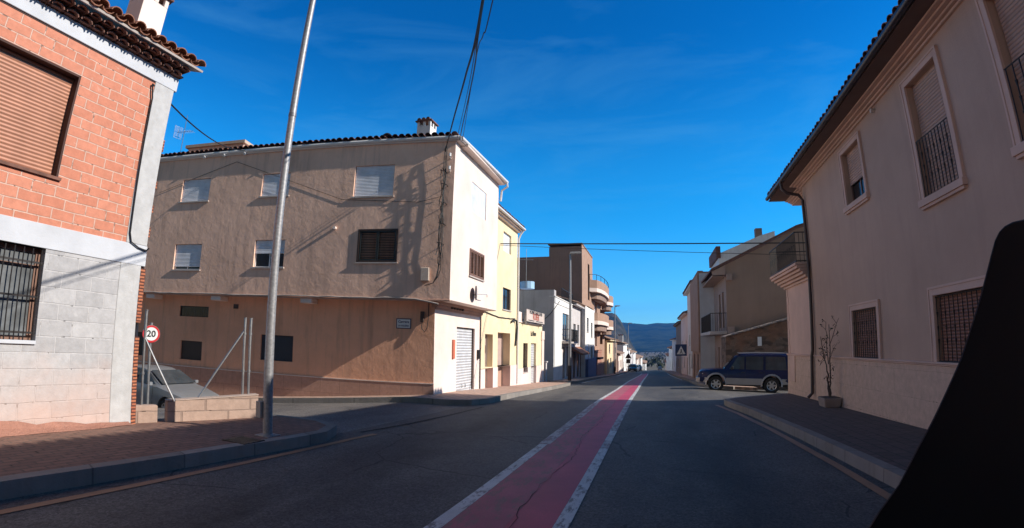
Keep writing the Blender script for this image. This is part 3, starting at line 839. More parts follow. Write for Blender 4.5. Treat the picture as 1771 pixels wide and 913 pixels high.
tilesmore = None
chimney(rf, -7.55, 4.15, 5.1, 6.75, .46, FRONTW, TILED)
# cable down the pillar
c = MB(); c.tube([FA.p(u, .035, z) for u, z in ((4.0, 4.80), (4.05, 4.6), (4.06, 4.2), (4.07, 3.6), (4.08, 3.0), (4.085, 2.62), (4.12, 2.5), (4.25, 2.44), (4.38, 2.42), (4.42, 2.46))], .011, 6)
c.build('wall_cable', CABLE, A)

# low block wall and its fence posts --------------------------------
a0 = Vector((-6.52, 4.72)); a1 = Vector((-5.86, 6.14)); gg = lambda p: gz(p.x, p.y)+.12
dv = (a1-a0).normalized(); FW = F((a0.x, a0.y), (dv.x, dv.y)); Lw = (a1-a0).length
if FW.n[0] < 0: FW.n = (-FW.n[0], -FW.n[1])
LW = thing('low_block_wall', 'low wall of pinkish concrete blocks between the brick house and the side street', 'low wall', (a0.x, a0.y, gg(a0)))
m = MB(); P = FW.p
m.hexa([P(.14, -.15, -1.2), P(Lw, -.15, -1.2), P(Lw, 0, -1.2), P(.14, 0, -1.2), P(.14, -.15, .32), P(Lw, -.15, .395), P(Lw, 0, .395), P(.14, 0, .32)])
m.build('block_courses', LBLOCK, LW, bevel=.012)
m = MB(); m.hexa([P(-.38, -.19, -1.2), P(.02, -.19, -1.2), P(.02, -.04, -1.2), P(-.38, -.04, -1.2), P(-.38, -.19, .26), P(.02, -.19, .26), P(.02, -.04, .26), P(-.38, -.04, .26)])
m.build('short_stub', LBLOCK, LW, bevel=.012)
m = MB(); m.hexa([P(.14, -.155, .323), P(Lw, -.155, .398), P(Lw, .006, .398), P(.14, .006, .323), P(.14, -.155, .337), P(Lw, -.155, .412), P(Lw, .006, .412), P(.14, .006, .337)])
m.build('mortar_top', stucco('wall_mortar', (.46, .36, .31), (.3, .22, .18), .3, 3, .5, 12), LW)
def post(x, y, z0, z1, label):
    m = MB(); m.tube([(x, y, z0), (x, y, z1)], .019, 8); m.tube([(x, y, z1), (x, y, z1+.012)], .024, 8)
    for z in (z0+(z1-z0)*.35, z0+(z1-z0)*.8): m.tube([(x, y, z), (x, y, z+.03)], .026, 8)
    return single(m, 'fence_post', GALV, label, 'fence post', (x, y, z0), 'steel fence posts on the low block wall', smooth=True)
post(-6.03, 6.08, .3, 1.60, 'rightmost galvanised post at the free end of the low wall')
post(-6.10, 6.02, .3, 1.60, 'post of the end pair on the low wall that holds the sloping brace')
post(-6.72, 4.60, .2, 1.60, 'lone galvanised post beside the corner of the brick house')
m = MB(); m.tube([(-6.11, 6.03, 1.42), (-6.36, 5.35, .36)], .015, 8)
single(m, 'post_brace', GALV, 'thin steel brace sloping down to the left from the end posts to the wall top', 'brace', (-6.36, 5.35, .36), 'sloping fence braces')
m = MB(); m.tube([(-6.72, 4.60, 1.22), (-6.30, 4.86, .34)], .015, 8)
single(m, 'post_brace', GALV, 'thin steel brace sloping down to the right past the round speed sign', 'brace', (-6.30, 4.86, .34), 'sloping fence braces')

# speed sign ---------------------------------------------------------
SX, SY = -9.15, 6.4; SR = .168
S = thing('speed_sign', 'round red ringed speed sign reading 20 behind the low block wall', 'road sign', (SX, SY, gz(SX, SY)))
ang = atan2(-SY, -SX)+.12; nrm = (cos(ang), sin(ang)); FS = F((SX, SY), (nrm[1], -nrm[0]), nrm)
m = MB(); m.tube([(SX, SY, gz(SX, SY)-.1), (SX, SY, 1.46)], .028, 8); m.build('post', GALV, S, smooth=True)
def disc(mb, Fr, u, z, r, n0, n1, seg=32):
    mb.prism([(cos(2*pi*k/seg)*r+u, sin(2*pi*k/seg)*r+z) for k in range(seg)], lambda p, q, d: Fr.p(p, d, q), n0, n1)
m = MB(); disc(m, FS, 0, 1.24, SR, .034, .048); pl = m.build('sign_plate', REDP, S)
m = MB(); disc(m, FS, 0, 1.24, SR*.77, .049, .052); m.build('white_disc', WHP, pl)
textmesh(pl, '20', FS, 0, .054, 1.24, .175, BLKP, 'numerals')
m = MB(); disc(m, FS, 0, 1.24, SR+.006, .026, .033); m.build('backing', GALV, pl)

# ================================================================== NEAR LAMP POLE
PX, PYY = -4.67, 5.07
LP = thing('street_lamp', 'tall galvanised lamp pole on the near left pavement rising out of the frame', 'street lamp', (PX, PYY, gz(PX, PYY)+.14))
zb = gz(PX, PYY)+.14
m = MB(); m.tube([(PX+.0*i, PYY, zb+.02+i*(9-zb)/12) for i in range(13)], .063, 20, .038); m.build('pole', GALVP, LP, smooth=True)
m = MB(); m.tube([(PX, PYY, 4.37), (PX, PYY, 4.42)], .056, 20); m.build('joint_collar', plain('collar', (.2, .2, .22), .5, .5), LP)
m = MB(); m.tube([(PX, PYY, zb), (PX, PYY, zb+.02)], .10, 20)
m.box(PX-.12, PX+.12, PYY-.12, PYY+.12, zb-.0, zb+.012); m.build('base_plate', GALVP, LP)
m = MB(); m.box(PX-.135, PX-.045, PYY-.09, PYY-.02, .28, .50); m.build('junction_box', PLATEG, LP, bevel=.008)
m = MB(); m.tube([(PX, PYY, 9.0), (PX+.5, PYY, 9.2), (PX+1.2, PYY, 9.25)], .035, 10); m.build('arm', GALVP, LP)
m = MB(); m.box(PX+1.1, PX+1.8, PYY-.14, PYY+.14, 9.2, 9.32); m.build('lamp_head', PLATEG, LP, bevel=.04)

# ================================================================== TAN CORNER HOUSE
B = thing('corner_house', 'three storey corner house with brown rendered side wall and pale pink front', 'house', (-5.98, 13.15, -.26))
CS = H0                                             # ground corner
FSd = F((CS.x, CS.y), (d0.x, d0.y), (nS.x, nS.y))      # side wall, u grows to the left
H0U = H0*.968; cu0 = H0U+d0*(-.407); XU = cu0.x          # upper floors stand out over the lower wall
FSU = F((H0U.x, H0U.y), (d0.x, d0.y), (nS.x, nS.y))
FB = F((-5.98, 0), (0, 1), (1, 0)); FBU = F((XU, 0), (0, 1), (1, 0))
LEN = 13.0
low_h = [(7.73, 8.96, 1.82, 2.17, .12), (7.92, 8.83, .40, 1.02, .12), (4.46, 5.63, .58, 1.37, .12), (10.4, 11.6, .4, 1.2, .12)]
m = MB(); wall_holes(m, FSd, .0, LEN, .19, 2.56, [low_h[0], low_h[1], low_h[2], low_h[3]], .12)
m.build('side_wall', SIDELOW, B)
m = MB(); m.fb(FSd, -.004, LEN, -.1, .022, -2.6, .165)
m.build('side_plinth', blocks('tan_plinth_slabs', (.53, .32, .25), (.48, .29, .225), (.33, .2, .16), .62, 2.0, .006, 'x', bstr=.2), B)
m = MB(); m.fb(FSd, -.01, LEN, -.1, .034, .166, .192); m.build('plinth_moulding', plain('pale_moulding', (.72, .6, .54), .8), B)
# lower front with garage shutter
ga = (14.84, 16.5, -.22, 1.87, .14)
m = MB(); wall_holes(m, FB, 13.15, 17.06, -1.5, 2.3, [ga]); m.build('front_wall', FRONTW, B)
m = MB(); m.fb(FB, ga[0]+.02, ga[1]-.02, -.125, -.10, ga[2]-.1, ga[3]-.01); gsh = m.build('garage_shutter', GSH, B)
m = MB(); frame_ring(m, FB, ga[0]+.002, ga[1]-.002, ga[2]-.2, ga[3]-.002, .03, -.098, -.06); m.build('shutter_guide', DOWNP, gsh)
m = MB()
for u in (15.55, 15.85): m.tube([FB.p(u, -.095, -.10), FB.p(u, -.07, -.10), FB.p(u, -.07, .0), FB.p(u, -.095, .0)], .008, 5)
m.build('handle', IRON, gsh)
m = MB(); m.fb(FB, 13.149, 17.06, -.1, .05, 2.30, 2.36); m.fb(FB, 13.13, 17.06, -.1, .10, 2.36, 2.44); m.fb(FB, 13.10, 17.06, -.1, .16, 2.44, 2.56)
m.build('cornice', TANBASE, B, bevel=.006)
m = MB()
for i in range(5): m.fb(FB, 14.1+i*.22, 14.18+i*.22, .10, .155, 2.37, 2.435)
m.build('cornice_holes', DKFR, B)
# red extinguisher box & meter box & pipe on the front
m = MB(); m.fb(FB, 14.47, 14.62, 0, .05, .87, 1.46); m.build('fire_hose_box', REDBOX, B, bevel=.006)
m = MB(); m.fb(FB, 16.72, 16.9, 0, .09, .82, 1.14); m.build('letter_box', IRON, B, bevel=.006)
m = MB(); m.tube([FB.p(17.02, .03, 2.3), FB.p(17.02, .03, -.25)], .022, 8); m.build('rain_pipe', DOWNP, B)
# upper floors
uph = [(1.40, 2.66, 5.52, 6.49), (4.88, 5.90, 5.66, 6.41), (7.98, 9.18, 5.62, 6.41), (1.16, 2.39, 3.56, 4.53, .06), (4.82, 5.91, 3.41, 4.26), (8.0, 9.14, 3.32, 4.17), (10.9, 11.9, 5.56, 6.34)]
m = MB(); wall_holes(m, FSU, -.407, LEN, 2.53, 7.17, uph, .12, n=.0001); m.build('upper_side_wall', SIDEUP, B)
fh = [(14.28, 15.68, 5.42, 6.36), (14.26, 15.58, 3.40, 4.23)]
m = MB(); wall_holes(m, FBU, cu0.y, 17.04, 2.53, 7.17, fh, .09); m.build('upper_front_wall', FRONTW, B)
m = MB(); e = H0U+d0*LEN; el = H0+d0*LEN
shell(m, [(XU-.002, cu0.y+.02), (XU-.002, 17.04), (e.x, 17.04), (e.x, e.y)], 2.51, 7.17, skip=(0, 3)); m.build('rear_wall', FRONTW, B)
m = MB(); m.poly([(XU-.003, cu0.y+.003, 2.528), (XU-.003, 17.03, 2.528), (e.x, 17.03, 2.528), (e.x, e.y, 2.528)]); m.build('overhang_soffit', FRONTW, B)
m = MB(); m.quad((-5.98, 17.06, -2), (-5.98, 17.06, 2.6), (el.x, 17.06, 2.6), (el.x, 17.06, -2)); m.build('party_wall', FRONTW, B)
# ledge strip along the storey line (casts the big diagonal shadow) and beam ends
m = MB(); m.fb(FSU, -.42, LEN, -.1, .03, 2.49, 2.535); m.build('storey_ledge', TANBASE, B, bevel=.008)
m = MB()
for u in (3.86, 7.15, 9.95): m.fb(FSd, u-.19, u+.19, .0, .44, 2.36, 2.50)
for u in ():
    pass
m.build('beam_end', FRONTW, B, bevel=.01)
c = MB(); rr = random.Random(3)
c.tube([FSU.p(u, .045+rr.uniform(-.008, .008), 2.55+rr.uniform(-.012, .012)) for u in [LEN-i*.35 for i in range(int((LEN-.7)/.35))]]+[FSU.p(.55, .05, 2.53), FSU.p(.2, .05, 2.47), FSU.p(-.1, .05, 2.41)], .022, 6)
c.build('ledge_cable', WCABLE, B)
# windows of the side
window(B, FSU, *uph[0], .12, WHF, SHW, None, GLASS, SILL, 0)
window(B, FSU, *uph[1], .12, WHF, SHW, None, GLASS, SILL, 0)
window(B, FSU, *uph[2], .12, WHF, SHW, None, GLASS, SILL, 0)
window(B, FSU, *uph[4], .12, WHF, SHW, 3.87, GLASS, SILL, 1)
window(B, FSU, *uph[5], .12, WHF, SHW, 3.45, GLASS, SILL, 1)
window(B, FSU, *uph[6], .12, WHF, SHW, None, GLASS, SILL, 0)
def louvre(par, Fr, a, b, c, d, frm, slat, n=.0, leaves=2, name='louvred_window', ns=17):
    m = MB(); frame_ring(m, Fr, a, b, c, d, .05, n-.06, n+.03)
    o = m.build(name, frm, par)
    for i in range(leaves):
        a2 = a+.055+(b-a-.11)*i/leaves; b2 = a+.055+(b-a-.11)*(i+1)/leaves-.012
        s = MB(); frame_ring(s, Fr, a2, b2, c+.055, d-.055, .035, n-.03, n+.015)
        for k in range(ns):
            z = c+.1+(d-c-.2)*k/(ns-1); P = Fr.p
            s.hexa([P(a2+.036, n-.03, z+.006), P(b2-.036, n-.03, z+.006), P(b2-.036, n+.006, z-.018), P(a2+.036, n+.006, z-.018), P(a2+.036, n-.03, z+.012), P(b2-.036, n-.03, z+.012), P(b2-.036, n+.006, z-.012), P(a2+.036, n+.006, z-.012)])
        s.build('louvre_leaf', slat, o)
    m = MB(); m.fb(Fr, a-.03, b+.03, -.05, .05, c-.035, c-.002); m.build('sill', SILL, o)
    return o
louvre(B, FSU, *uph[3][:4], DKFR, LOUV)
window(B, FBU, *fh[0], .09, WHF, SHW, None, GLASS, None, 0)
louvre(B, FBU, *fh[1], BRNF, WOODD, leaves=4, ns=14)
# lower side openings: small dark ones
def dark_open(Fr, h, bars=0, leaf=DKFR):
    a, b, c, d = h[:4]; m = MB(); m.fb(Fr, a+.004, b-.004, -.11, -.06, c+.004, d-.004); o = m.build('window', leaf, B)
    if bars: grille(o, Fr, a+.02, b-.02, c+.01, d-.01, -.03, bars, 2, .006, bulb=False)
dark_open(FSd, low_h[0], 12, GLASS); dark_open(FSd, low_h[1], 0, DKFR); dark_open(FSd, low_h[2], 0, plain('slate_blue_panel', (.03, .035, .05), .6)); dark_open(FSd, low_h[3], 0, DKFR)
m = MB(); m.fb(FSd, 6.55, 6.72, 0, .03, 2.14, 2.28); m.build('vent', DKFR, B)
# street name plate
m = MB(); m.fb(FSd, .69, 1.13, .004, .022, 1.72, 2.01); pn = m.build('street_name_plate', plain('plate_blue_edge', (.06, .07, .13), .4), B)
m = MB(); m.fb(FSd, .715, 1.105, .023, .026, 1.745, 1.985); m.build('plate_face', WHP, pn)
textmesh(pn, 'Carrera', FSd, .91, .029, 1.915, .10, plain('plate_letters', (.03, .04, .12), .5)); textmesh(pn, 'LA IGLESIA', FSd, .91, .029, 1.80, .068, plain('plate_letters', (.03, .04, .12), .5))
# electrical boxes and cable bundle at the corner
m = MB(); m.fb(FSU, .17, .41, .003, .14, 3.03, 3.40); m.build('meter_box', plain('cream_meter_box', (.62, .50, .42), .6), B, bevel=.015)
m = MB(); m.fb(FSd, .30, .40, .003, .10, 1.92, 2.22); m.build('fuse_box', DKFR, B, bevel=.008)
c = MB(); c.tube([FSd.p(u, n_, z) for u, n_, z in ((.35, .05, 1.93), (.36, .07, 1.75), (.27, .08, 1.64), (.20, .07, 1.75), (.17, .04, 2.1), (.17, .05, 2.5))], .013, 6); c.build('cable_loop', CABLE, B)
c = MB(); rr = random.Random(8)
zs = [6.95, 6.5, 6.0, 5.5, 5.0, 4.5, 4.0, 3.6, 3.35, 3.15]
for k in range(3):
    c.tube([FSU.p(-.17+.02*k+.05*(7.1-z)/4+rr.uniform(-.015, .015)+(.0 if z > 3.3 else .05), .06+.03*k+rr.uniform(0, .02), z) for z in zs]+[FSU.p(.05, .1, 2.98), FSU.p(.2, .08, 2.93), FSU.p(.3, .06, 2.91)], .011, 6)
# stand-off loops and brackets that throw the long tangled shadow
for k in range(3):
    c.tube([FSU.p(-.16+.05*k+rr.uniform(-.05, .05), .06+rr.uniform(.02, .13), 6.3-i*.26+rr.uniform(-.05, .05)) for i in range(11)], .010, 5)
for z in (6.15, 5.75, 5.2, 4.6, 4.05):
    t = rr.uniform(-.03, .03)
    c.tube([FSU.p(-.22+t, .0, z), FSU.p(-.20+t, .13, z+.02), FSU.p(-.05+t, .17, z+.05)], .012, 5)
for z in (5.9, 4.9, 3.7):
    c.tube([FSU.p(-.10+.05*cos(a)+rr.uniform(-.01, .01), .11+.04*sin(a*2), z-.12+.13*sin(a)) for a in [i*pi/5 for i in range(11)]], .008, 5)
c.build('corner_cables', CABLE, B)
for z in (6.2, 6.6):
    c = MB(); c.tube([FSU.p(-.28, 0, z), FSU.p(-.28, .16, z+.03)], .016, 6); c.tube([FSU.p(-.28, .13, z+.02), FSU.p(-.28, .13, z+.12)], .035, 8); c.build('insulator', WHP, B)
c = MB(); c.tube([FSU.p(3.14, .0, 4.58), FSU.p(3.14, .12, 4.58)], .045, 10); c.build('wall_spout', FRONTW, B)
for u, z in ((2.9, 5.55),):
    c = MB(); c.tube([FSU.p(10.2+0*u, .02, 6.0), FSU.p(7.0, .02, 6.9), FSU.p(3.0, .02, 5.45), FSU.p(.6, .02, 5.3), FSU.p(-.1, .03, 5.45)], .006, 5); c.build('wall_cable', CABLE, B)
# round cover on the front (seen edge on) and bracket
m = MB(); m.tube([FBU.p(14.6, .10, 2.9), FBU.p(14.608, .13, 2.9)], .22, 24); m.build('satellite_dish', plain('dark_dish', (.09, .06, .055), .6), B)
m = MB(); m.tube([FBU.p(14.62, .0, 2.85), FBU.p(14.62, .10, 2.85)], .015, 6); m.tube([FBU.p(14.62, .10, 2.87), FBU.p(15.1, .30, 2.9), FBU.p(15.4, .20, 2.85)], .012, 5); m.build('dish_bracket', GALV, B)
# roof
m = MB(); m.poly([tuple([*(H0U+d0*-.53+nS*.06), 7.18]), tuple([*(H0U+d0*LEN+nS*.06), 7.18]), (e.x, 17.1, 7.18), (XU+.28, 17.1, 7.18)]); m.build('soffit', FRONTW, B, solid=.04)
ea = H0U+d0*-.48+nS*.13; eb = H0U+d0*LEN+nS*.13
rb = tiles(B, (ea.x, ea.y, 7.31), (eb.x, eb.y, 7.31), (-nS.x, -nS.y), .22, 2.4, TILED, .2, .085)
gutter(B, [tuple([*(H0U+d0*-.54+nS*.075), 7.235]), tuple([*(H0U+d0*LEN+nS*.075), 7.235])], .058)
gutter(B, [tuple([*(H0U+d0*-.58+nS*.075), 7.22]), (XU+.30, 17.1, 7.2)], .058)
for u in (6.9, 7.75, 8.6, 5.2): 
    c = MB(); c.tube([FSU.p(u*.968, .06, 7.16), FSU.p(u*.968, .13, 7.12)], .05, 8); c.build('gutter_bracket', GUTW, B)
m = MB(); m.fb(FBU, 13.2, 17.1, .0, .24, 7.10, 7.168); m.build('front_eave', FRONTW, B, bevel=.01)
c = MB(); c.tube([(XU+.30, 17.06, 7.2), (XU+.32, 17.10, 7.03), (XU+.1, 17.12, 6.9), (XU+.06, 17.12, 6.5)], .04, 8); c.build('downspout', GUTW, B, smooth=True)
ch = H0U+d0*.70-nS*.72; chimney(rb, ch.x, ch.y, 7.2, 8.08, .46, WHITEW, TILED)
vp = H0U+d0*1.98-nS*.7
m = MB(); m.tube([(vp.x, vp.y, 7.3), (vp.x, vp.y, 7.76)], .06, 10); m.tube([(vp.x, vp.y, 7.74), (vp.x, vp.y, 7.78), (vp.x, vp.y, 7.81)], .16, 12, .08); m.build('roof_vent', IRON, rb)
# rooftop room at the far left
q0 = H0U+d0*9.6-nS*2.1; FQ = F((q0.x, q0.y), (d0.x, d0.y), (nS.x, nS.y))
m = MB(); m.fb(FQ, -1.2, 1.5, -3.0, 0, 7.1, 8.5); pr = m.build('rooftop_room', SIDEUP, B)
m = MB(); m.fb(FQ, -1.3, 1.6, -3.1, .1, 8.5, 8.62); m.build('room_cornice', stucco('buff_concrete', (.5, .38, .3), (.3, .2, .16), .3), pr)
antenna(None, (q0.x+d0.x*1.9, q0.y+d0.y*1.9, 7.4), 2.6, 'grid television antenna on a mast above the left end of the tan corner house')

# ================================================================== YELLOW HOUSE
C_ = thing('yellow_house', 'narrow cream yellow two storey house with pink plinth joined to the tan corner house', 'house', (-5.98, 17.06, -.5))
h = [(17.59, 18.52, .48-.0, 1.72, .3), (17.59, 18.52, -.42, .48, .3), (19.14, 20.9, .46, 1.82, .4), (19.14, 20.9, -.6, .46, .4), (19.72, 20.88, 5.18, 6.0, .15), (19.75, 20.9, 2.78, 3.68, .12)]
m = MB(); wall_holes(m, FB, 17.06, 21.9, .455, 6.45, [h[0], (19.14, 20.9, .455, 1.82, .4), h[4], h[5]]); m.build('front_wall', YELLOW, C_)
F2 = F((-5.955, 0), (0, 1), (1, 0))
m = MB(); wall_holes(m, F2, 17.07, 21.9, -1.8, .455, [(17.59, 18.52, -.36, .455, .32), (19.14, 20.9, -.45, .455, .42)]); m.fb(F2, 17.07, 17.58, -.05, .0, .44, .456); m.build('plinth', PINKBASE, C_)
m = MB(); shell(m, [(-5.981, 17.06), (-5.981, 21.9), (-16, 21.9), (-16, 17.06)], -1.8, 6.45, skip=(0,)); m.build('rear_wall', YELLOW, C_)
for (a, b, c, d, dp, mt) in ((17.59, 18.52, -.36, 1.72, .30, DOORP), (19.14, 20.9, -.45, 1.82, .40, plain('pinkish_panel', (.46, .33, .29), .7))):
    m = MB(); m.fb(FB, a+.03, b-.03, -dp+.012, -dp+.03, .46, d-.02); dd = m.build('door', mt, C_)
    m = MB(); m.fb(FB, a+.03, b-.03, -dp+.012, -dp+.034, c, .455); m.build('kick_panel', TANBASE, dd)
    m = MB(); frame_ring(m, FB, a+.003, b-.003, c-.1, d-.003, .03, -dp+.036, -dp+.08); m.build('frame', SILL, dd)
m = MB(); m.fb(FB, 17.75, 18.25, -.26, -.2, 1.0, 1.3); m.build('letter_box', DKFR, C_)
m = MB(); m.fb(FB, 19.2, 19.5, -.3, -.2, 1.5, 1.8); m.build('meter_box', DKFR, C_)
window(C_, FB, *h[4][:4], .15, WHF, SHW, None, GLASS, None, 0)
window(C_, FB, *h[5][:4], .12, DKFR, None, None, GLASS, SILL, 1)
m = MB(); m.fb(FB, 17.3, 21.98, -.3, .22, 6.45, 6.52); m.fb(FB, 17.3, 21.95, -.3, .14, 6.38, 6.449); m.build('cornice', FRONTW, C_, bevel=.006)
rc = tiles(C_, (-5.70, 17.3, 6.60), (-5.70, 22.0, 6.60), (-1, 0), .28, 3.0, TILED, .2, .085)
gutter(C_, [(-5.68, 17.3, 6.54), (-5.68, 22.05, 6.54)], .055)
c = MB(); c.tube([(-5.68, 21.98, 6.54), (-5.85, 21.96, 6.3), (-5.93, 21.95, 6.1), (-5.93, 21.95, -.4)], .04, 8); c.build('rain_pipe', GUTW, C_, smooth=True)
c = MB(); rr = random.Random(5)
c.tube([(-5.95, 17.0+i*.35, 2.56-.08*i*.35/5-.10*sin(pi*i/13)+rr.uniform(-.01, .01)) for i in range(14)], .02, 6)
c.tube([(-5.93, 20.9, 2.3), (-5.9, 21.2, 2.42), (-5.9, 21.6, 2.38), (-5.91, 21.72, 2.1), (-5.93, 21.7, 1.6), (-5.94, 21.6, 1.3)], .045, 6)
c.build('wall_cable', CABLE, C_)

# ================================================================== LOW YELLOW SHOP
D = thing('yellow_shop', 'single storey cream shop with grey shutter and a signboard on its parapet', 'shop', (-5.98, 22.3, -.6))
h = [(23.14, 24.0, .02, 1.42, .2), (24.65, 25.8, -.65, 1.42, .15)]
m = MB(); wall_holes(m, FB, 21.92, 27.2, .25, 2.36, [(23.14, 24.0, .25, 1.42, .2), (24.65, 25.8, .25, 1.42, .15)]); m.build('front_wall', YELLOW, D)
m = MB(); wall_holes(m, F2, 21.92, 27.2, -2, .25, [(23.14, 24.0, .02, .25, .2), (24.65, 25.8, -.72, .25, .17)]); m.build('plinth', PINKBASE, D)
m = MB(); shell(m, [(-5.981, 21.92), (-5.981, 27.2), (-13, 27.2), (-13, 21.92)], -2, 2.36, skip=(0,)); m.build('rear_wall', YELLOW, D)
m = MB(); m.fb(FB, 27.0, 27.5, -.25, .06, -2, 1.6); m.fb(FB, 26.9, 27.5, -.25, .08, 1.6, 2.1); m.build('side_pilaster', FRONTW, D, bevel=.02)
m = MB(); m.fb(FB, 21.95, 27.1, -.12, .05, 2.36, 2.42); m.fb(FB, 21.92, 22.9, -.12, .02, 2.42, 2.85); m.build('parapet', FRONTW, D, bevel=.01)
window(D, FB, *h[0][:4], .2, DKFR, None, None, GLASS, SILL, 0)
m = MB(); m.fb(FB, 24.67, 25.78, -.135, -.11, -.75, 1.41); m.build('shop_shutter', GSH, D)
textmesh(D, 'La Nave', FB, 25.1, .02, 1.90, .34, BLKP)
S2 = thing('shop_sign', 'white signboard reading ROBER in red letters on the parapet of the low yellow shop', 'shop sign', (-5.86, 24.5, 2.45))
FG = F((-5.80, 24.5), (-.04, 1), (1, .04)) if 0 else F((-5.72, 24.5), (0, 1), (1, 0))
m = MB(); m.fb(FG, -1.75, 2.1, -.04, -.02, 2.46, 2.98); bd = m.build('board', plain('sign_board_white', (.60, .50, .45), .6), S2)
m = MB(); frame_ring(m, FG, -1.775, 2.125, 2.44, 3.0, .03, -.045, -.012); m.build('frame', SILL, bd)
textmesh(bd, 'HORNO GRACIONS', FG, .17, -.016, 2.915, .30, BLKP)
textmesh(bd, 'ROBER', FG, .17, -.016, 2.70, .44, plain('sign_red_brown', (.40, .08, .045), .6))
m = MB(); m.fb(FG, -1.4, -.2, -.019, -.012, 2.49, 2.525); m.fb(FG, .2, 1.7, -.019, -.012, 2.49, 2.525); m.build('small_print', BLKP, bd)
for u in (-1.5, 1.8):
    m = MB(); m.fb(FG, u-.03, u+.03, -.2, -.07, 2.3, 2.9); m.build('bracket', GALV, S2)

# ================================================================== GENERIC TERRACE HOUSE
def house(nm, label, X, y0, y1, zt, side, wall, openings, roofm=None, eave=.25, depth=9, cat='house', base=None, sidewall=None, par=0, roof='tile', frm=WHF, gut=True, group=None):
    """terrace house on one side of the street: side=+1 faces +X (left row), -1 faces -X (right row)"""
    g = gz(X, (y0+y1)/2); n = (side, 0)
    T = thing(nm, label, cat, (X, y0, gz(X, y0)+.1), group); Fr = F((X, 0), (0, 1), n)
    holes = [(a, b, c, d, .14) for a, b, c, d, k in openings if k != 'balcony']
    m = MB(); wall_holes(m, Fr, y0, y1, g-2.2, zt, holes); m.build('front_wall', wall, T)
    m = MB(); xb = X-side*depth
    shell(m, [(X-side*.001, y0), (X-side*.001, y1), (xb, y1), (xb, y0)], g-2.2, zt, skip=(0,)); m.build('side_wall', sidewall or wall, T)
    if base:
        m = MB(); F3 = F((X+side*.02, 0), (0, 1), n)
        wall_holes(m, F3, y0+.002, y1-.002, g-2.2, g+.75, [(a, b, max(c, g-2.1), min(d, g+.75), .16) for a, b, c, d, k in openings if c < g+.7 and k != 'balcony']); m.build('plinth', base, T)
    for a, b, c, d, k in openings:
        if k == 'door': door(T, Fr, a, b, c, d, .14, random.choice([WOODD, WOODR, BRNF]))
        elif k == 'doorlight': door(T, Fr, a, b, c, d, .14, WHP if 0 else DOORP)
        elif k == 'shut': window(T, Fr, a, b, c, d, .12, frm, SHW if random.random() < .5 else SHP, None, GLASS, SILL, 0)
        elif k == 'garage':
            m = MB(); m.fb(Fr, a+.02, b-.02, -.12, -.1, c, d-.02); m.build('garage_shutter', GSH, T)
        elif k == 'balcony':
            m = MB(); m.fb(Fr, a, b, 0, .62, c-.12, c); bo = m.build('balcony', SILL, T, bevel=.01)
            r = MB(); N = max(4, int((b-a)/.14)); 
            for i in range(N+1):
                u = a+.04+(b-a-.08)*i/N; r.tube([Fr.p(u, .57, c), Fr.p(u, .57, c+.8)], .012, 4)
            for uu in (a+.04, b-.04):
                for j in range(4): r.tube([Fr.p(uu, .12+.13*j, c), Fr.p(uu, .12+.13*j, c+.8)], .012, 4)
                r.tube([Fr.p(uu, .0, c+.8), Fr.p(uu, .57, c+.8)], .02, 5)
            r.tube([Fr.p(a+.04, .57, c+.8), Fr.p(b-.04, .57, c+.8)], .02, 5); r.build('railing', IRON, bo)
        else: window(T, Fr, a, b, c, d, .12, frm, None, None, GLASSR, SILL, 1)
    if roof == 'tile':
        m = MB(); m.fb(Fr, y0+.01, y1-.01, -.3, eave, zt-.08, zt-.002); m.build('cornice', wall, T)
        L1 = 2.6
        r = tiles(T, (X+side*(eave+.06), y0, zt+.08), (X+side*(eave+.06), y1, zt+.08), (-side, 0), .3, L1, roofm or TILED, .24, .1, under=True)
        m = MB(); x1 = X+side*(eave+.06)-side*L1/sqrt(1.09); z1 = zt+.08+.3*L1/sqrt(1.09); xm = X-side*depth/2; zm = z1+.3*abs(x1-xm)
        m.poly([(x1, y0, z1), (x1, y1, z1), (xm, y1, zm), (xm, y0, zm)]); m.poly([(xm, y0, zm), (xm, y1, zm), (xb, y1, zt), (xb, y0, zt)])
        m.poly([(X, y0, zt-.1), (xm, y0, zm-.1), (xb, y0, zt-.1)]); m.poly([(X, y1, zt-.1), (xm, y1, zm-.1), (xb, y1, zt-.1)]); m.build('roof_slope', roofm or TILED, r)
    elif roof == 'flat':
        m = MB(); m.fb(Fr, y0, y1, -.25, .04, zt, zt+par); m.fb(Fr, y0, y0+.2, -depth, -.25, zt, zt+par); m.fb(Fr, y0-.03, y1+.03, -.28, .08, zt+par, zt+par+.06); m.build('parapet', wall, T)
    return T, Fr
gl = lambda y: gz(-5.8, y)+.14
gr = lambda y: gz(3.6, y)+.14
# white house beyond the gap
W1, FW1 = house('white_house', 'white rendered house with a railed roof terrace and small balcony beyond the low yellow shop', -5.8, 29.6, 36.2, 3.85, 1, WHITEW,
    [(32.5, 34.9, 1.62, 3.42, 'win'), (32.3, 35.3, 1.55, 0, 'balcony'), (32.6, 33.7, gl(33), 1.2, 'doorlight'), (34.1, 35.2, gl(34)+.1, 1.2, 'doorlight')], roof='flat', par=.35, sidewall=GREYW, depth=8)
m = MB(); F29 = F((0, 29.59), (-1, 0), (0, -1)); m.fb(F29, 5.8, 8.4, -.6, 0, 3.85, 4.62); m.fb(F29, 8.4, 12, -.6, 0, 3.85, 4.95); m.build('terrace_wall', GREYW, W1)
r = MB()
for i in range(16): r.tube([(-5.75, 31.8+i*.3, 4.2), (-5.75, 31.8+i*.3, 4.95)], .015, 4)
r.tube([(-5.75, 31.8, 4.95), (-5.75, 36.3, 4.95)], .02, 4); r.build('terrace_railing', IRON, W1)
c = MB(); c.tube([(-9.2+.25*i, 29.5, 4.9-2.3*sin(pi*i/15*.86)) for i in range(16)], .02, 5); c.build('slack_cable', CABLE, W1)
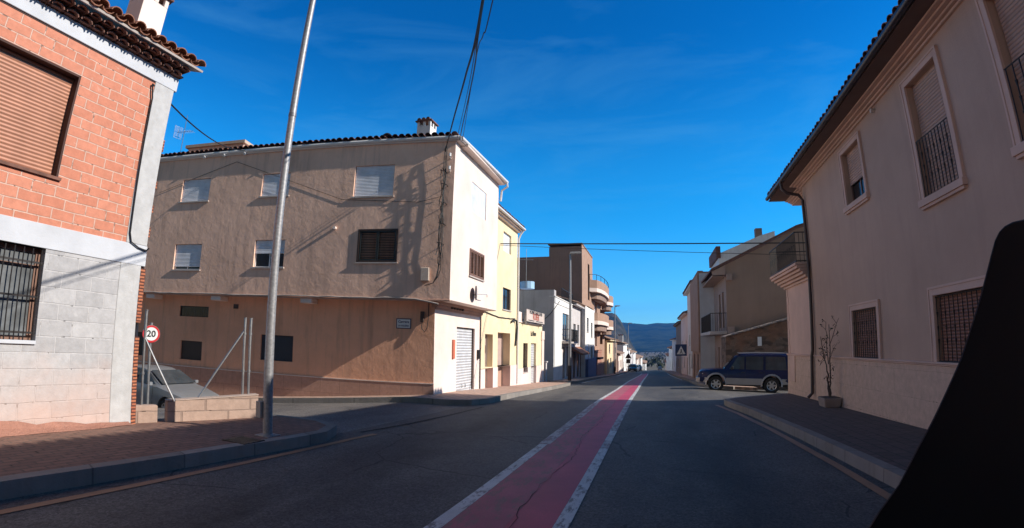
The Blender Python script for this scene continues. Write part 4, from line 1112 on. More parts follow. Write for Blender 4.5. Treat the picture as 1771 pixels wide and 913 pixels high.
for k, (x, z, mt, nm_) in enumerate(((-7.5, 4.95, plain('pale_blue_tank', (.35, .55, .75), .5), 'water_tank'),)):
    m = MB(); m.tube([(x-.3, 31, z-.1), (x-.3, 31, z+.35)], .45, 12); o = m.build(nm_, mt, None); o.data.transform(Matrix.Translation((.3-x, -31, .1-z))); o.location = (x-.3, 31, z-.1)
    tag(o, 'pale blue water tank on the flat roof of the white house', 'water tank')
m = MB(); m.box(-8.8, -5.9, 27.9, 28.2, -2, .35); m.box(-8.85, -5.85, 27.85, 28.25, .35, .42)
single(m, 'garden_wall', GREYW, 'low dark rough wall in the gap between the yellow shop and the white house', 'wall', (-7.3, 28.0, gz(-7.3, 28)))
antenna(None, (-7.75, 30.5, 4.9), 2.4, 'thin television antenna seen over the edge of the cream yellow house', False)
# small white house with the tall tile awning, then brown apartments etc.
W2, _ = house('grey_house', 'narrow grey house with dark windows half hidden by the street lamp', -5.8, 36.25, 40.6, 4.3, 1, GREYW,
    [(37.0, 38.2, 1.4, 2.9, 'win'), (39.0, 40.0, 1.4, 2.9, 'win'), (37.0, 38.2, gl(38), .9, 'door'), (39.0, 40.1, gl(39), .9, 'door')], roofm=TILEO, eave=.35)
m = MB(); m.hexa([(-5.8, 36.3, .95), (-5.0, 36.3, .6), (-5.0, 40.5, .6), (-5.8, 40.5, .95), (-5.8, 36.3, 1.2), (-5.0, 36.3, .72), (-5.0, 40.5, .72), (-5.8, 40.5, 1.2)]); m.build('tile_canopy', TILE, W2)
AP = thing('apartment_block', 'tall brown brick apartment block with rounded corner balconies and dark blank party wall', 'apartment block', (-5.8, 41.6, -1.4))
FAp = F((-5.8, 0), (0, 1), (1, 0))
m = MB(); wall_holes(m, FAp, 41.6, 49.0, 4.8, 9.75, [(45.4, 46.6, 5.4, 8.7, .3)]); m.build('front_wall', BROWNW, AP)
m = MB(); shell(m, [(-5.801, 41.6), (-5.801, 49), (-20, 49), (-20, 41.6)], -3, 8.75, skip=(0,)); m.box(-13.5, -5.802, 41.6, 49, 8.7, 9.75)if 0 else None
m.build('party_wall', DKSIDE, AP)
m = MB(); shell(m, [(-5.801, 41.601), (-5.801, 48.99), (-8.6, 48.99), (-8.6, 41.601)], 8.7, 9.55, skip=(0,)); m.build('stair_tower', DKSIDE, AP)
m = MB(); m.fb(FAp, 41.55, 49.05, -2.9, .05, 9.751, 9.82); m.build('coping', DKSIDE, AP)
m = MB(); m.fb(FAp, 41.61, 44.9, -4, -.002, -3, 4.8); m.build('lower_wall', DKSIDE, AP)
m = MB(); wall_holes(m, FAp, 49.0, 61.5, -3.5, 8.0-1.2, [(50.5, 53, 4.0, 5.9, .3), (50.5, 53, 1.2, 3.1, .3), (56, 59, 4.3, 5.3, .3), (56, 59, 1.4, 2.5, .3)]); m.build('tower_wall', BROWNW, AP)
m = MB(); shell(m, [(-5.801, 49), (-5.801, 61.5), (-15, 61.5), (-15, 49)], -3.5, 6.8, skip=(0,)); m.build('rear_wall', BROWNW, AP)
for (a, b, c, d) in ((50.5, 53, 4.0, 5.9), (50.5, 53, 1.2, 3.1)): window(AP, FAp, a, b, c, d, .3, WHF, SHW, None, GLASS, None, 0)
for (a, b, c, d) in ((56, 59, 4.3, 5.3), (56, 59, 1.4, 2.5), (45.4, 46.6, 5.4, 8.7)): window(AP, FAp, a, b, c, d, .3, DKFR, None, None, GLASS, None, 1)
def rbalc(y0, y1, z, rail=True):
    pts = [(y0, 0)]+[(y0+(y1-y0)*(.5-.5*cos(pi*k/8)), 1.15*sin(pi*k/8)**.6) for k in range(1, 8)]+[(y1, 0)]
    m = MB(); m.prism(pts, lambda p, q, dd: FAp.p(p, q, dd), z-.35, z); bo = m.build('balcony', FRONTW, AP)
    m = MB()
    for (p, q), (p2, q2) in zip(pts[:-1], pts[1:]):
        m.hexa([FAp.p(p, q, z), FAp.p(p2, q2, z), FAp.p(p2, q2*.93, z), FAp.p(p, q*.93, z), FAp.p(p, q, z+.75), FAp.p(p2, q2, z+.75), FAp.p(p2, q2*.93, z+.75), FAp.p(p, q*.93, z+.75)])
    m.build('parapet', BROWNW, bo)
    m = MB(); pts2 = [(p, q*.8) for p, q in pts]; m.prism(pts2, lambda p, q, dd: FAp.p(y0+(p-y0)*.8+(y1-y0)*.1, q, dd), z-.9, z-.351); m.build('underside', DKSIDE, bo)
    if rail:
        m = MB(); 
        for p, q in pts: m.tube([FAp.p(p, q*.96, z+.75), FAp.p(p, q*.96, z+1.25)], .03, 4)
        m.tube([FAp.p(p, q*.96, z+1.25) for p, q in pts], .03, 4); m.build('railing', IRON, bo)
rbalc(46.6, 58.5, 6.6); rbalc(47.2, 58.0, 3.6, False)
rbalc(57.5, 62.5, 6.2, False); rbalc(57.5, 62.5, 3.4, False)
W3, _ = house('white_house', 'narrow bright white house with dark windows squeezed in front of the brown apartment block', -5.45, 41.0, 47.4, 4.5, 1, WHITEW,
    [(42.0, 43.2, 2.4, 3.6, 'win'), (44.8, 46.0, 2.0, 3.3, 'win'), (42.0, 43.3, .0, 1.4, 'shut'), (44.8, 46.4, -.2, 1.2, 'win')], roof='none', depth=.33)
m = MB(); m.box(-5.44, -5.2, 41.2, 47.3, -2.2, .15); m.build('blue_shopfront', plain('faded_blue_paint', (.10, .13, .26), .7), W3)
m = MB(); m.box(-5.8, -4.9, 47.6, 50.9, -.05, .12); m.build('canopy', DKFR, W3)
house('reddish_house', 'low building with reddish brown front between the white house and the cream gable', -5.5, 48.2, 55.0, .55, 1, plain('reddish_render', (.36, .18, .13), .85),
    [(49, 50.6, gl(49), -.1, 'doorlight')], roof='flat', par=.2, depth=.28)
house('cream_house', 'cream house with pointed gable beyond the apartment block', -5.5, 61.6, 70.5, 1.9, 1, YELLOW,
    [(62.6, 64, gl(63), -.4, 'door'), (66, 68, -1.6, -.4, 'win'), (64, 66, .2, 1.4, 'win')], roofm=TILEO, eave=.4)
lt = ['low brown roofed barn with a dark front, first building past the cream gable', 'pale pink low house beyond the brown barn', 'white house with a tall white chimney about halfway down the left row', 'white house with a sloping parapet further down the left row',
      'grey white house with brown roof further down the left row', 'white house with a dark doorway near the far left end of the row', 'beige house near the far left end of the row', 'last tiny white house at the far end of the left row']
yy = 71.0
specs = [(12, 1.9, DKSIDE, TILEO), (12, -.3, FRONTW, TILEO), (13, 1.4, WHITEW, TILEO), (14, .2, WHITEW, TILEO), (16, -.8, GREYW, TILEO), (18, -1.0, WHITEW, TILEO), (20, -3.2, FRONTW, TILEO), (24, -3.4, WHITEW, TILEO), (28, -6.2, WHITEW, TILEO)]
lt.append('pale house closing the left row where the street meets the fields')
for (ln, zt, mt, rm), lab in zip(specs, lt):
    x = -5.8+.35*min(1, max(0, (yy-71)/20))+cx(yy+ln*.5); g = gz(x, yy+ln/2)+.1
    ops = [(yy+1, yy+2.2, g, g+2.0, 'door'), (yy+ln*.45, yy+ln*.45+1.4, g+.8, g+2.0, 'win'), (yy+ln-3, yy+ln-1.8, g, g+2.0, 'door')]
    if zt-g > 3.6: ops += [(yy+ln*.2, yy+ln*.2+1.3, g+2.8, g+3.8 if g+3.8 < zt-.2 else zt-.3, 'win'), (yy+ln*.7, yy+ln*.7+1.3, g+2.8, min(g+3.8, zt-.3), 'win')]
    T, Fr = house('terrace_house', lab, x, yy, yy+ln-.05, zt, 1, mt, ops, roofm=rm, eave=.35, group='terraced houses along the far left side')
    if 'chimney' in lab: chimney(T, x-.6, yy+1.2, zt, zt+1.7, .9, WHITEW, TILED)
    yy += ln

# ================================================================== RIGHT HOUSE
XR = 4.1
FR = F((XR, 0), (0, 1), (-1, 0))
R = thing('pink_house', 'large shaded pink beige house on the right with moulded frames and corner balcony', 'house', (XR, 13.06, 0))
wa = [(9.15, 10.33, .985, 1.90, .12), (5.95, 7.19, .985, 1.90, .12), (2.4, 3.6, .985, 1.9, .12)]
wb = [(9.12, 10.07, 3.95, 5.03, .16), (6.19, 7.10, 3.27, 5.02, .16), (3.8, 4.98, 3.27, 5.02, .16), (.5, 1.7, 3.27, 5.02, .16)]
m = MB(); wall_holes(m, FR, -9, 13.06, .97, 5.36, wa+wb, .14); m.build('upper_wall', RWALL, R)
m = MB(); m.quad(FR.p(13.06, 0, .97), FR.p(15.48, 0, .97), FR.p(15.48, 0, 2.9), FR.p(13.06, 0, 2.9)); m.build('corner_wall', RTRIM, R)
m = MB(); m.fb(FR, -9, 15.49, -.1, .03, -1.6, .93); m.build('plinth', RPLINTH, R)
m = MB(); m.fb(FR, -9, 15.50, -.1, .05, .93, .955); m.fb(FR, -9, 15.51, -.1, .068, .955, .985); m.build('dado_moulding', RTRIM, R, bevel=.006)
m = MB(); shell(m, [(XR+.001, -9), (XR+.001, 15.48), (XR+9, 15.48), (XR+9, -9)], -1.6, 2.9, skip=(0,)); m.build('side_wall', RWALL, R)
m = MB(); shell(m, [(XR+.001, -9), (XR+.001, 13.06), (5.4, 13.06), (5.4, 15.3), (XR+9, 15.3), (XR+9, -9)], 2.88, 5.36, skip=(0,)); m.build('recessed_wall', RWALL, R)
for z in [i*.42-.3 for i in range(8)]:
    pass
m = MB()
for i in range(8): m.fb(FR, 15.36 if i % 2 else 15.28, 15.485, -.05, .045 if False else .012, .99+i*.235, .99+(i+1)*.235-.01)
m.build('quoins', RTRIM, R)
for w_ in wa:
    o = window(R, FR, *w_[:4], .12, BRNF, SHR, None, GLASS, None, 1)
    grille(o, FR, w_[0]+.03, w_[1]-.03, w_[2]+.01, w_[3]-.02, .0, 11, 2, .007)
    surround(R, FR, w_[0], w_[1], w_[2], w_[3], .11, .035, RTRIM, sill=False)
for i, w_ in enumerate(wb):
    o = window(R, FR, *w_[:4], .16, BRNF, SHP, (4.40 if i == 0 else w_[2]+.05), GLASS, None, 1)
    surround(R, FR, w_[0], w_[1], w_[2], w_[3], .10, .035)
    if i: grille(o, FR, w_[0]+.02, w_[1]-.02, w_[2]+.02, w_[2]+.86, .02, 10, 2, .008)
# cornice mouldings and eaves
m = MB()
for n1, z0, z1 in ((.05, 5.27, 5.31), (.10, 5.31, 5.345), (.17, 5.345, 5.38), (.25, 5.38, 5.41)):
    m.fb(FR, -9, 13.1+n1*1.0, -.1, n1, z0, z1)
    m.fb(FR, 13.1, 14.85, -2.2, n1-.25, z0, z1)
m.build('cornice', RTRIM, R, bevel=.008)
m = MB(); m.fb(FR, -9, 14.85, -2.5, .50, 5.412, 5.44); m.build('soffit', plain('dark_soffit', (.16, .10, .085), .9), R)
rr_ = tiles(R, (XR-.56, -9, 5.52), (XR-.56, 14.7, 5.52), (1, 0), .36, 3.1, TILED, .185, .08)
m = MB(); m.poly([(XR+2.3, -9, 6.52), (XR+2.3, 14.65, 6.52), (XR+4.5, 13, 7.3), (XR+4.5, -9, 7.3)]); m.poly([(XR+4.5, -9, 7.3), (XR+4.5, 13, 7.3), (XR+9.3, 14.65, 5.5), (XR+9.3, -9, 5.5)]); m.poly([(XR+2.3, 14.65, 6.5), (XR-.3, 14.65, 5.5), (XR+9.3, 14.65, 5.5), (XR+4.5, 13, 7.3)]); m.build('roof_slope', TILED, rr_)
gutter(R, [(XR-.57, -9, 5.46), (XR-.57, 14.72, 5.46)], .055, GUTD)
c = MB(); c.tube([(XR-.57, 13.0, 5.42), (XR-.56, 13.0, 5.25), (XR-.45, 12.97, 5.12), (XR-.15, 12.93, 5.05), (XR-.06, 12.92, 4.9), (XR-.06, 12.92, 3), (XR-.065, 12.92, 1.1), (XR-.09, 12.92, .96), (XR-.09, 12.92, .05), (XR-.2, 12.92, -.06)], .042, 10)
c.build('downpipe', DOWNP, R, smooth=True)
c = MB(); c.tube([(XR-.0, 8.28, 5.20), (XR-.07, 8.28, 5.20)], .04, 10); c.build('wall_spout', plain('spout_white', (.6, .55, .5), .6), R)
# balcony on the corner
m = MB(); P = FR.p
for k in range(5):
    n1 = .05+.072*k; z0 = 2.88+.075*k; m.fb(FR, 13.05+.0*k, 15.62+.085*k, -1.2, n1, z0, z0+.06); m.fb(FR, 13.06, 15.60+.085*k, -1.2, n1-.02, z0+.06, z0+.075)
m.fb(FR, 13.05, 16.02, -1.25, .37, 3.255, 3.32)
bo = m.build('balcony', RTRIM, R, bevel=.006)
r = MB(); N = 26
for i in range(N+1):
    u = 13.07+(15.98-13.07)*i/N; r.tube([P(u, .33, 3.32), P(u, .33, 4.10)], .010, 5)
    if i % 2: r.tube([P(u, .33, 3.45), P(u, .33, 3.62), P(u, .33, 3.8)], .008, 5, .016)
for i in range(4): r.tube([P(13.07, .33-.11*i, 3.32), P(13.07, .33-.11*i, 4.10)], .008, 5)
for z in (3.36, 4.10): r.tube([P(13.07, -.0, z), P(13.07, .33, z), P(15.98, .33, z), P(15.98, -1.1, z)], .016, 6)
r.build('railing', IRON, bo)
# notch box on the corner wall
m = MB(); m.fb(FR, 14.65, 15.15, .0, .06, .2, .95); m.build('meter_cover', RTRIM, R, bevel=.01)

# potted tree ---------------------------------------------------------
TX, TY = 3.86, 11.2; tz = gz(TX, TY)+.14
TR = thing('potted_tree', 'bare twisted little tree in a square concrete pot against the pink house', 'potted plant', (TX, TY, tz))
m = MB(); m.hexa([(TX-.17, TY-.2, tz), (TX+.17, TY-.2, tz), (TX+.17, TY+.2, tz), (TX-.17, TY+.2, tz), (TX-.2, TY-.24, tz+.2), (TX+.2, TY-.24, tz+.2), (TX+.2, TY+.24, tz+.2), (TX-.2, TY+.24, tz+.2)])
m.build('pot', stucco('pot_concrete', (.34, .27, .24), (.2, .15, .13), .4, 5), TR, bevel=.015)
m = MB(); m.box(TX-.18, TX+.18, TY-.22, TY+.22, tz+.195, tz+.206); m.build('soil', BARK, TR)
rt = random.Random(12); tr = MB(); lf = MB()
def wig(p0, p1, n, amp):
    p0, p1 = Vector(p0), Vector(p1); out = []
    for i in range(n+1):
        t = i/n; out.append(p0.lerp(p1, t)+Vector((rt.uniform(-amp, amp)*.5, rt.uniform(-amp, amp), rt.uniform(-amp, amp)*.3))*(1 if 0 < i < n else 0))
    return out
stems = [((TX, TY, tz+.2), (TX-.02, TY+.10, tz+.75), .022, .016), ((TX, TY-.03, tz+.2), (TX, TY-.06, tz+.8), .018, .014),
         ((TX-.02, TY+.1, tz+.75), (TX-.05, TY+.38, tz+1.5), .014, .007), ((TX, TY-.06, tz+.8), (TX-.02, TY-.12, tz+1.75), .014, .006),
         ((TX-.01, TY+.02, tz+.9), (TX+.0, TY+.12, tz+1.8), .010, .005), ((TX-.02, TY-.1, tz+1.3), (TX-.02, TY-.75, tz+1.85), .009, .004), ((TX-.02, TY-.1, tz+1.0), (TX-.02, TY-.35, tz+1.25), .007, .004),
         ((TX-.03, TY+.2, tz+1.0), (TX-.03, TY+.55, tz+1.15), .008, .004), ((TX-.03, TY+.25, tz+1.1), (TX-.05, TY+.5, tz+.85), .007, .004)]
for a, b, r0, r1 in stems:
    pts = wig(a, b, 6, .035); tr.tube([tuple(p) for p in pts], r0, 6, r1)
    for k in range(3):
        q = pts[rt.randint(2, 6)]; e2 = q+Vector((rt.uniform(-.08, .08), rt.uniform(-.14, .14), rt.uniform(.03, .16))); tr.tube([tuple(q), tuple(e2)], .005, 4, .003)
        for _ in range(3):
            c_ = e2+Vector((rt.uniform(-.04, .04), rt.uniform(-.05, .05), rt.uniform(-.05, .04))); s_ = rt.uniform(.02, .045)
            u_ = Vector((rt.uniform(-1, 1), rt.uniform(-1, 1), rt.uniform(-1, 1))).normalized(); v_ = u_.orthogonal().normalized()
            lf.poly([tuple(c_-u_*s_), tuple(c_+v_*s_*.5), tuple(c_+u_*s_), tuple(c_-v_*s_*.5)])
tr.build('trunk', BARK, TR); lf.build('leaves', LEAF, TR)

# ================================================================== RIGHT ROW BEYOND THE SIDE STREET
GB = thing('grey_gable_house', 'brown grey house with blank gable wall, hooded balcony and sloping roof beyond the parked car', 'house', (4.07, 28, -1.0))
FG2 = F((4.07, 0), (0, 1), (-1, 0)); FGf = F((0, 28.0), (1, 0), (0, -1))
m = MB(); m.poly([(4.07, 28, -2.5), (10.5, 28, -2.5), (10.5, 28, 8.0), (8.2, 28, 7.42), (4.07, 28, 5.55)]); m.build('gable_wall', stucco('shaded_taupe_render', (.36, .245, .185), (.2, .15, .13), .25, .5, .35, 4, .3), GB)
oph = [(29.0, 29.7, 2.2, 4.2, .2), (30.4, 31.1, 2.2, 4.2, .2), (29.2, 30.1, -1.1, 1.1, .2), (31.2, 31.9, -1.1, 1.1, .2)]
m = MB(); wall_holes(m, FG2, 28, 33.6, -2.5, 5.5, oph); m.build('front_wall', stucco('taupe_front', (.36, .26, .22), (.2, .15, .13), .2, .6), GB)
for h_ in oph[:2]: door(GB, FG2, *h_[:4], .2, DKFR, DKFR, False)
for h_ in oph[2:]: door(GB, FG2, *h_[:4], .2, WOODD, DKFR)
m = MB(); m.poly([(3.25, 27.85, 5.22), (4.07, 27.85, 5.6), (8.2, 27.85, 7.5), (10.6, 27.85, 8.1), (10.6, 27.85, 8.22), (8.2, 27.85, 7.62), (4.07, 27.85, 5.72), (3.25, 27.85, 5.34)])
m.poly([(3.25, 27.85, 5.34), (4.07, 27.85, 5.72), (4.07, 33.6, 5.72), (3.25, 33.6, 5.34)]); m.poly([(4.07, 27.85, 5.72), (8.2, 27.85, 7.62), (8.2, 33.6, 7.62), (4.07, 33.6, 5.72)]); m.poly([(8.2, 27.85, 7.62), (10.6, 27.85, 8.22), (10.6, 33.6, 8.22), (8.2, 33.6, 7.62)])
m.poly([(3.25, 27.85, 5.22), (4.07, 27.85, 5.6), (4.07, 33.6, 5.6), (3.25, 33.6, 5.22)]); m.poly([(3.25, 27.85, 5.22), (3.25, 33.6, 5.22), (3.25, 33.6, 5.34), (3.25, 27.85, 5.34)]); m.build('roof', TILED, GB)
m = MB(); m.poly([(3.35, 27.95, 4.95), (4.07, 27.95, 4.95), (4.07, 27.95, 5.55), (3.3, 27.95, 5.2)]); m.fb(FG2, 27.95, 33.5, 0, .75, 4.93, 5.0); m.build('hood', stucco('hood_render', (.42, .30, .25), (.3, .2, .17), .2), GB)
m = MB(); m.fb(FG2, 28.0, 33.4, 0, .95, 1.80, 1.98); m.fb(FG2, 28.02, 28.5, -.0, .4, 1.4, 1.8) if 0 else None; bo = m.build('balcony', SILL, GB, bevel=.01)
r = MB()
for i in range(34): u = 28.05+i*.16; r.tube([FG2.p(u, .9, 1.98), FG2.p(u, .9, 2.95)], .012, 4)
for j in range(8): r.tube([FG2.p(28.05, .05+.12*j, 1.98), FG2.p(28.05, .05+.12*j, 2.95)], .012, 4)
r.tube([FG2.p(28.05, 0, 2.95), FG2.p(28.05, .9, 2.95), FG2.p(33.4, .9, 2.95)], .02, 5); r.build('railing', IRON, bo)
m = MB(); m.box(4.1, 4.45, 27.8, 27.998, 1.75, 2.2); m.box(4.1, 4.4, 27.8, 27.998, 4.7, 5.05); m.build('corbel', stucco('hood_render', (.42, .30, .25)), GB)
# stone outbuilding wall in front of the gable
def stonemat():
    m, t, b = nodes('rubble_stone'); v = coord(t)
    vo = t.nodes.new('ShaderNodeTexVoronoi'); vo.inputs['Scale'].default_value = 1.0; L(t, scalev(t, v, (3.2, 3.2, 6.0)), vo.inputs['Vector'])
    ve = t.nodes.new('ShaderNodeTexVoronoi'); ve.feature = 'DISTANCE_TO_EDGE'; L(t, scalev(t, v, (3.2, 3.2, 6.0)), ve.inputs['Vector'])
    c = ramp(t, vo.outputs['Color'], .2, (.11, .075, .055), .8, (.30, .20, .145))
    n = noise(t, v, .9, 4); c = mixc(t, ramp(t, n, .48, (0, 0, 0), .6, (.7,)*3), c, (.36, .17, .09))
    c = mixc(t, ramp(t, ve.outputs['Distance'], .0, (1, 1, 1), .09, (0, 0, 0)), c, (.10, .08, .07))
    L(t, c, b.inputs['Base Color']); b.inputs['Roughness'].default_value = .95
    bump(t, b, ve.outputs['Distance'], 1, .05); return m
STONE = stonemat()
SW = thing('stone_wall', 'rubble stone wall with a sloping tiled top behind the parked off-road car', 'stone wall', (3.75, 26.2, -1.1))
m = MB(); m.hexa([(3.72, 26.2, -2.6), (9.5, 26.2, -2.6), (9.5, 27.9, -2.6), (3.72, 27.9, -2.6), (3.72, 26.2, 1.62), (9.5, 26.2, 3.05), (9.5, 27.9, 3.05), (3.72, 27.9, 1.62)]); m.build('masonry', STONE, SW)
m = MB(); rr = random.Random(4)
for i in range(26):
    x = 3.7+i*.225; z = 1.64+(x-3.72)*.247
    m.hexa([(x, 26.08, z), (x+.2, 26.08, z+.05), (x+.2, 27.9, z+.05), (x, 27.9, z), (x, 26.08+rr.uniform(-.03, .03), z+rr.uniform(.04, .1)), (x+.2, 26.08, z+rr.uniform(.08, .14)), (x+.2, 27.9, z+.12), (x, 27.9, z+.08)])
m.build('coping', plain('stone_coping', (.34, .27, .23), .9, var=.6, vs=4), SW)
m = MB(); m.box(5.35, 5.55, 26.15, 26.2, 1.15, 1.6); m.build('notice', WHP, SW)
# white party wall, brown house, more
T, Fr = house('brown_house', 'tall narrow pinkish brown house with a white blank side wall facing the street corner', 3.12, 33.6, 40.5, 5.9, -1, stucco('pinkish_brown', (.40, .25, .19), (.25, .16, .13), .2),
    [(35, 36, -1.5, .6, 'door'), (38, 39, -1.5, .6, 'door')], roof='flat', par=.1, sidewall=stucco('pale_blue_white', (.60, .62, .68), (.45, .45, .5), .1), depth=8)
m = MB(); m.box(3.0, 3.12, 33.7, 40.4, .75, 5.9); m.build('upper_bay', stucco('pinkish_brown', (.40, .25, .19)), T, bevel=.02)
UPW = thing('white_gable', 'white gable wall with a dark chimney rising behind the grey gable roof', 'house', (5.5, 36, 4))
m = MB(); m.poly([(4.6, 34.5, 3), (8.6, 34.5, 3), (8.6, 34.5, 8.75), (7.5, 34.5, 8.45), (4.6, 34.5, 7.3)]); m.poly([(4.6, 34.5, 7.3), (7.5, 34.5, 8.45), (8.6, 34.5, 8.75), (8.6, 39, 8.75), (7.5, 39, 8.45), (4.6, 39, 7.3)]); m.poly([(4.6, 34.5, 3), (4.6, 34.5, 7.3), (4.6, 39, 7.3), (4.6, 39, 3)]); m.build('gable_wall', WHITEW, UPW)
m = MB(); m.box(4.45, 4.75, 34.4, 39, 7.0, 7.8); m.build('edge_tiles', TILED, UPW)
m = MB(); m.box(7.3, 7.75, 34.6, 35.1, 8.2, 9.0); m.build('chimney', DKSIDE, UPW)
rl = ['grey white house with a curved gutter end just past the brown house', 'pale house with arched gate behind the crossing sign', 'dark fronted house further down the right row', 'pale blue house further down the right row', 'small white house near the far right end', 'beige house near the far right end', 'last tiny house at the far end of the right row']
yy = 41.0
for i, ((ln, zt, mt), lab) in enumerate(zip([(11, 6.2, WHITEW), (13, 4.4, FRONTW), (15, 4.0, DKSIDE), (18, 2.0, GREYW), (22, .4, WHITEW), (26, -1.6, WHITEW), (34, -4.4, FRONTW)], rl)):
    x = 3.55+.05*i+cx(yy+ln*.5); g = gz(x, yy+ln/2)+.1
    ops = [(yy+1, yy+2.2, g, g+2.0, 'door'), (yy+ln*.45, yy+ln*.45+1.4, g+.8, g+2.0, 'win'), (yy+ln-3, yy+ln-1.8, g, g+2.0, 'door'), (yy+ln*.2, yy+ln*.2+1.3, g+2.8, g+3.8, 'win'), (yy+ln*.7, yy+ln*.7+1.3, g+2.8, g+3.8, 'win')]
    house('terrace_house', lab, x, yy, yy+ln-.05, zt, -1, mt, ops, eave=.4, group='terraced houses along the far right side')
    yy += ln

# ================================================================== FAR STREET LAMPS AND SIGNS
def lamp(x, y, ztop, label):
    z0 = gz(x, y)+.14
    T = thing('street_lamp', label, 'street lamp', (x, y, z0), 'street lamps on the left pavement')
    m = MB(); m.tube([(x, y, z0+i*(ztop-z0)/6) for i in range(7)], .085, 10, .05); m.build('pole', GALVP, T, smooth=True)
    m = MB(); m.tube([(x, y, ztop-.02), (x+.35, y, ztop+.06), (x+.6, y, ztop+.08)], .035, 6); m.build('arm', GALVP, T)
    m = MB(); m.hexa([(x-.02, y-.14, ztop+.03), (x+.72, y-.14, ztop+.06), (x+.72, y+.14, ztop+.06), (x-.02, y+.14, ztop+.03), (x+.02, y-.08, ztop+.16), (x+.62, y-.08, ztop+.16), (x+.62, y+.08, ztop+.16), (x+.02, y+.08, ztop+.16)]); m.build('lamp_head', PLATEG, T)
    m = MB(); m.tube([(x, y, z0), (x, y, z0+.9)], .11, 10); m.build('pole_base', DKFR, T)
lamp(-4.88, 29.9, 6.75, 'street lamp beside the white house, tallest of the distant lamps')
lamp(-4.85, 65.5, 6.2, 'second distant street lamp in front of the cream gable')
lamp(-4.85, 102, 5.5, 'farthest small street lamp against the hill')
def tri_sign(x, y, label, back):
    z0 = gz(x, y)+.14; T = thing('road_sign', label, 'road sign', (x, y, z0)); s = -1
    Fr = F((x, y), (1, 0), (0, -1))
    m = MB(); m.tube([(x, y, z0), (x, y, z0+2.9)], .04, 6); m.build('post', DKFR if back else GALV, T)
    if back:
        m = MB(); m.prism([(-.55, z0+2.2), (.55, z0+2.2), (0, z0+3.15)], lambda p, q, d: Fr.p(p, d, q), .04, .07); m.build('triangle_plate', DKFR, T)
        m = MB(); m.fb(Fr, -.35, .35, .04, .06, z0+1.4, z0+2.1); m.build('lower_plate', DKFR, T)
    else:
        m = MB(); m.fb(Fr, -.55, .55, .04, .07, z0+1.9, z0+3.0); q = m.build('square_plate', BLUEP, T)
        m = MB(); m.prism([(-.42, z0+2.05), (.42, z0+2.05), (0, z0+2.85)], lambda p, qq, d: Fr.p(p, d, qq), .072, .08); tq = m.build('white_triangle', WHP, q)
        m = MB(); m.tube([Fr.p(0, .085, z0+2.55), Fr.p(0, .085, z0+2.35)], .05, 6); m.tube([Fr.p(0, .085, z0+2.36), Fr.p(-.12, .085, z0+2.1)], .03, 5); m.tube([Fr.p(0, .085, z0+2.36), Fr.p(.12, .085, z0+2.1)], .03, 5); m.build('walking_figure', BLKP, tq)
tri_sign(-4.0, 84, 'dark back of a triangular road sign on a post on the far left pavement', True)
tri_sign(2.75, 50, 'blue square pedestrian crossing sign with white triangle on the right pavement', False)

# ================================================================== VEHICLES
def prof_body(name, prof_pts, width, mat, par, z_tuck=None, loc=None, bev=.05, segs=3, widths=None):
    """side outline (x, z) given width: widths(x, z) -> half width; built as a lofted closed skin"""
    N = len(prof_pts); mb = MB(); K = [1, .97, .9, 0]
    rows = []
    for s, k in ((-1, 1.0), (-1, .96), (-1, .82), (1, .82), (1, .96), (1, 1.0)):
        pass
    n = []
    lay = [(-1, 0), (-.97, .03), (-.86, .075), (.86, .075), (.97, .03), (1, 0)]
    cxm = sum(p[0] for p in prof_pts)/N; czm = sum(p[1] for p in prof_pts)/N
    return mb
def car_body(par, sections, mat, name='body', smooth=True):
    """sections: list of (x, [(y_half, z), ...]) rings from underside to roof centre; mirrored"""
    mb = MB(); M = len(sections[0][1])
    for x, ring in sections:
        for (y, z) in ring: mb.v.append((x, y, z))
        for (y, z) in reversed(ring): mb.v.append((x, -y, z))
    R_ = 2*M
    for i in range(len(sections)-1):
        for k in range(R_):
            a = i*R_+k; b = i*R_+(k+1) % R_; mb.f.append((a, b, b+R_, a+R_))
    mb.f.append(tuple(range(R_))); mb.f.append(tuple(reversed(range((len(sections)-1)*R_, len(sections)*R_))))
    return mb
def cut_arches(o, cuts, width):
    for (x, z, r) in cuts:
        c = MB(); c.tube([(x, -width, z), (x, width, z)], r, 28)
        co = c.build('cutter', RUBBER); co.parent = None
        md = o.modifiers.new('b', 'BOOLEAN'); md.operation = 'DIFFERENCE'; md.object = co; md.solver = 'EXACT'
        dg = bpy.context.evaluated_depsgraph_get(); me = bpy.data.meshes.new_from_object(o.evaluated_get(dg))
        o.modifiers.clear(); old = o.data; o.data = me; bpy.data.objects.remove(co)
    for p in o.data.polygons: p.use_smooth = True
    try: o.data.set_sharp_from_angle(angle=radians(32))
    except Exception: pass
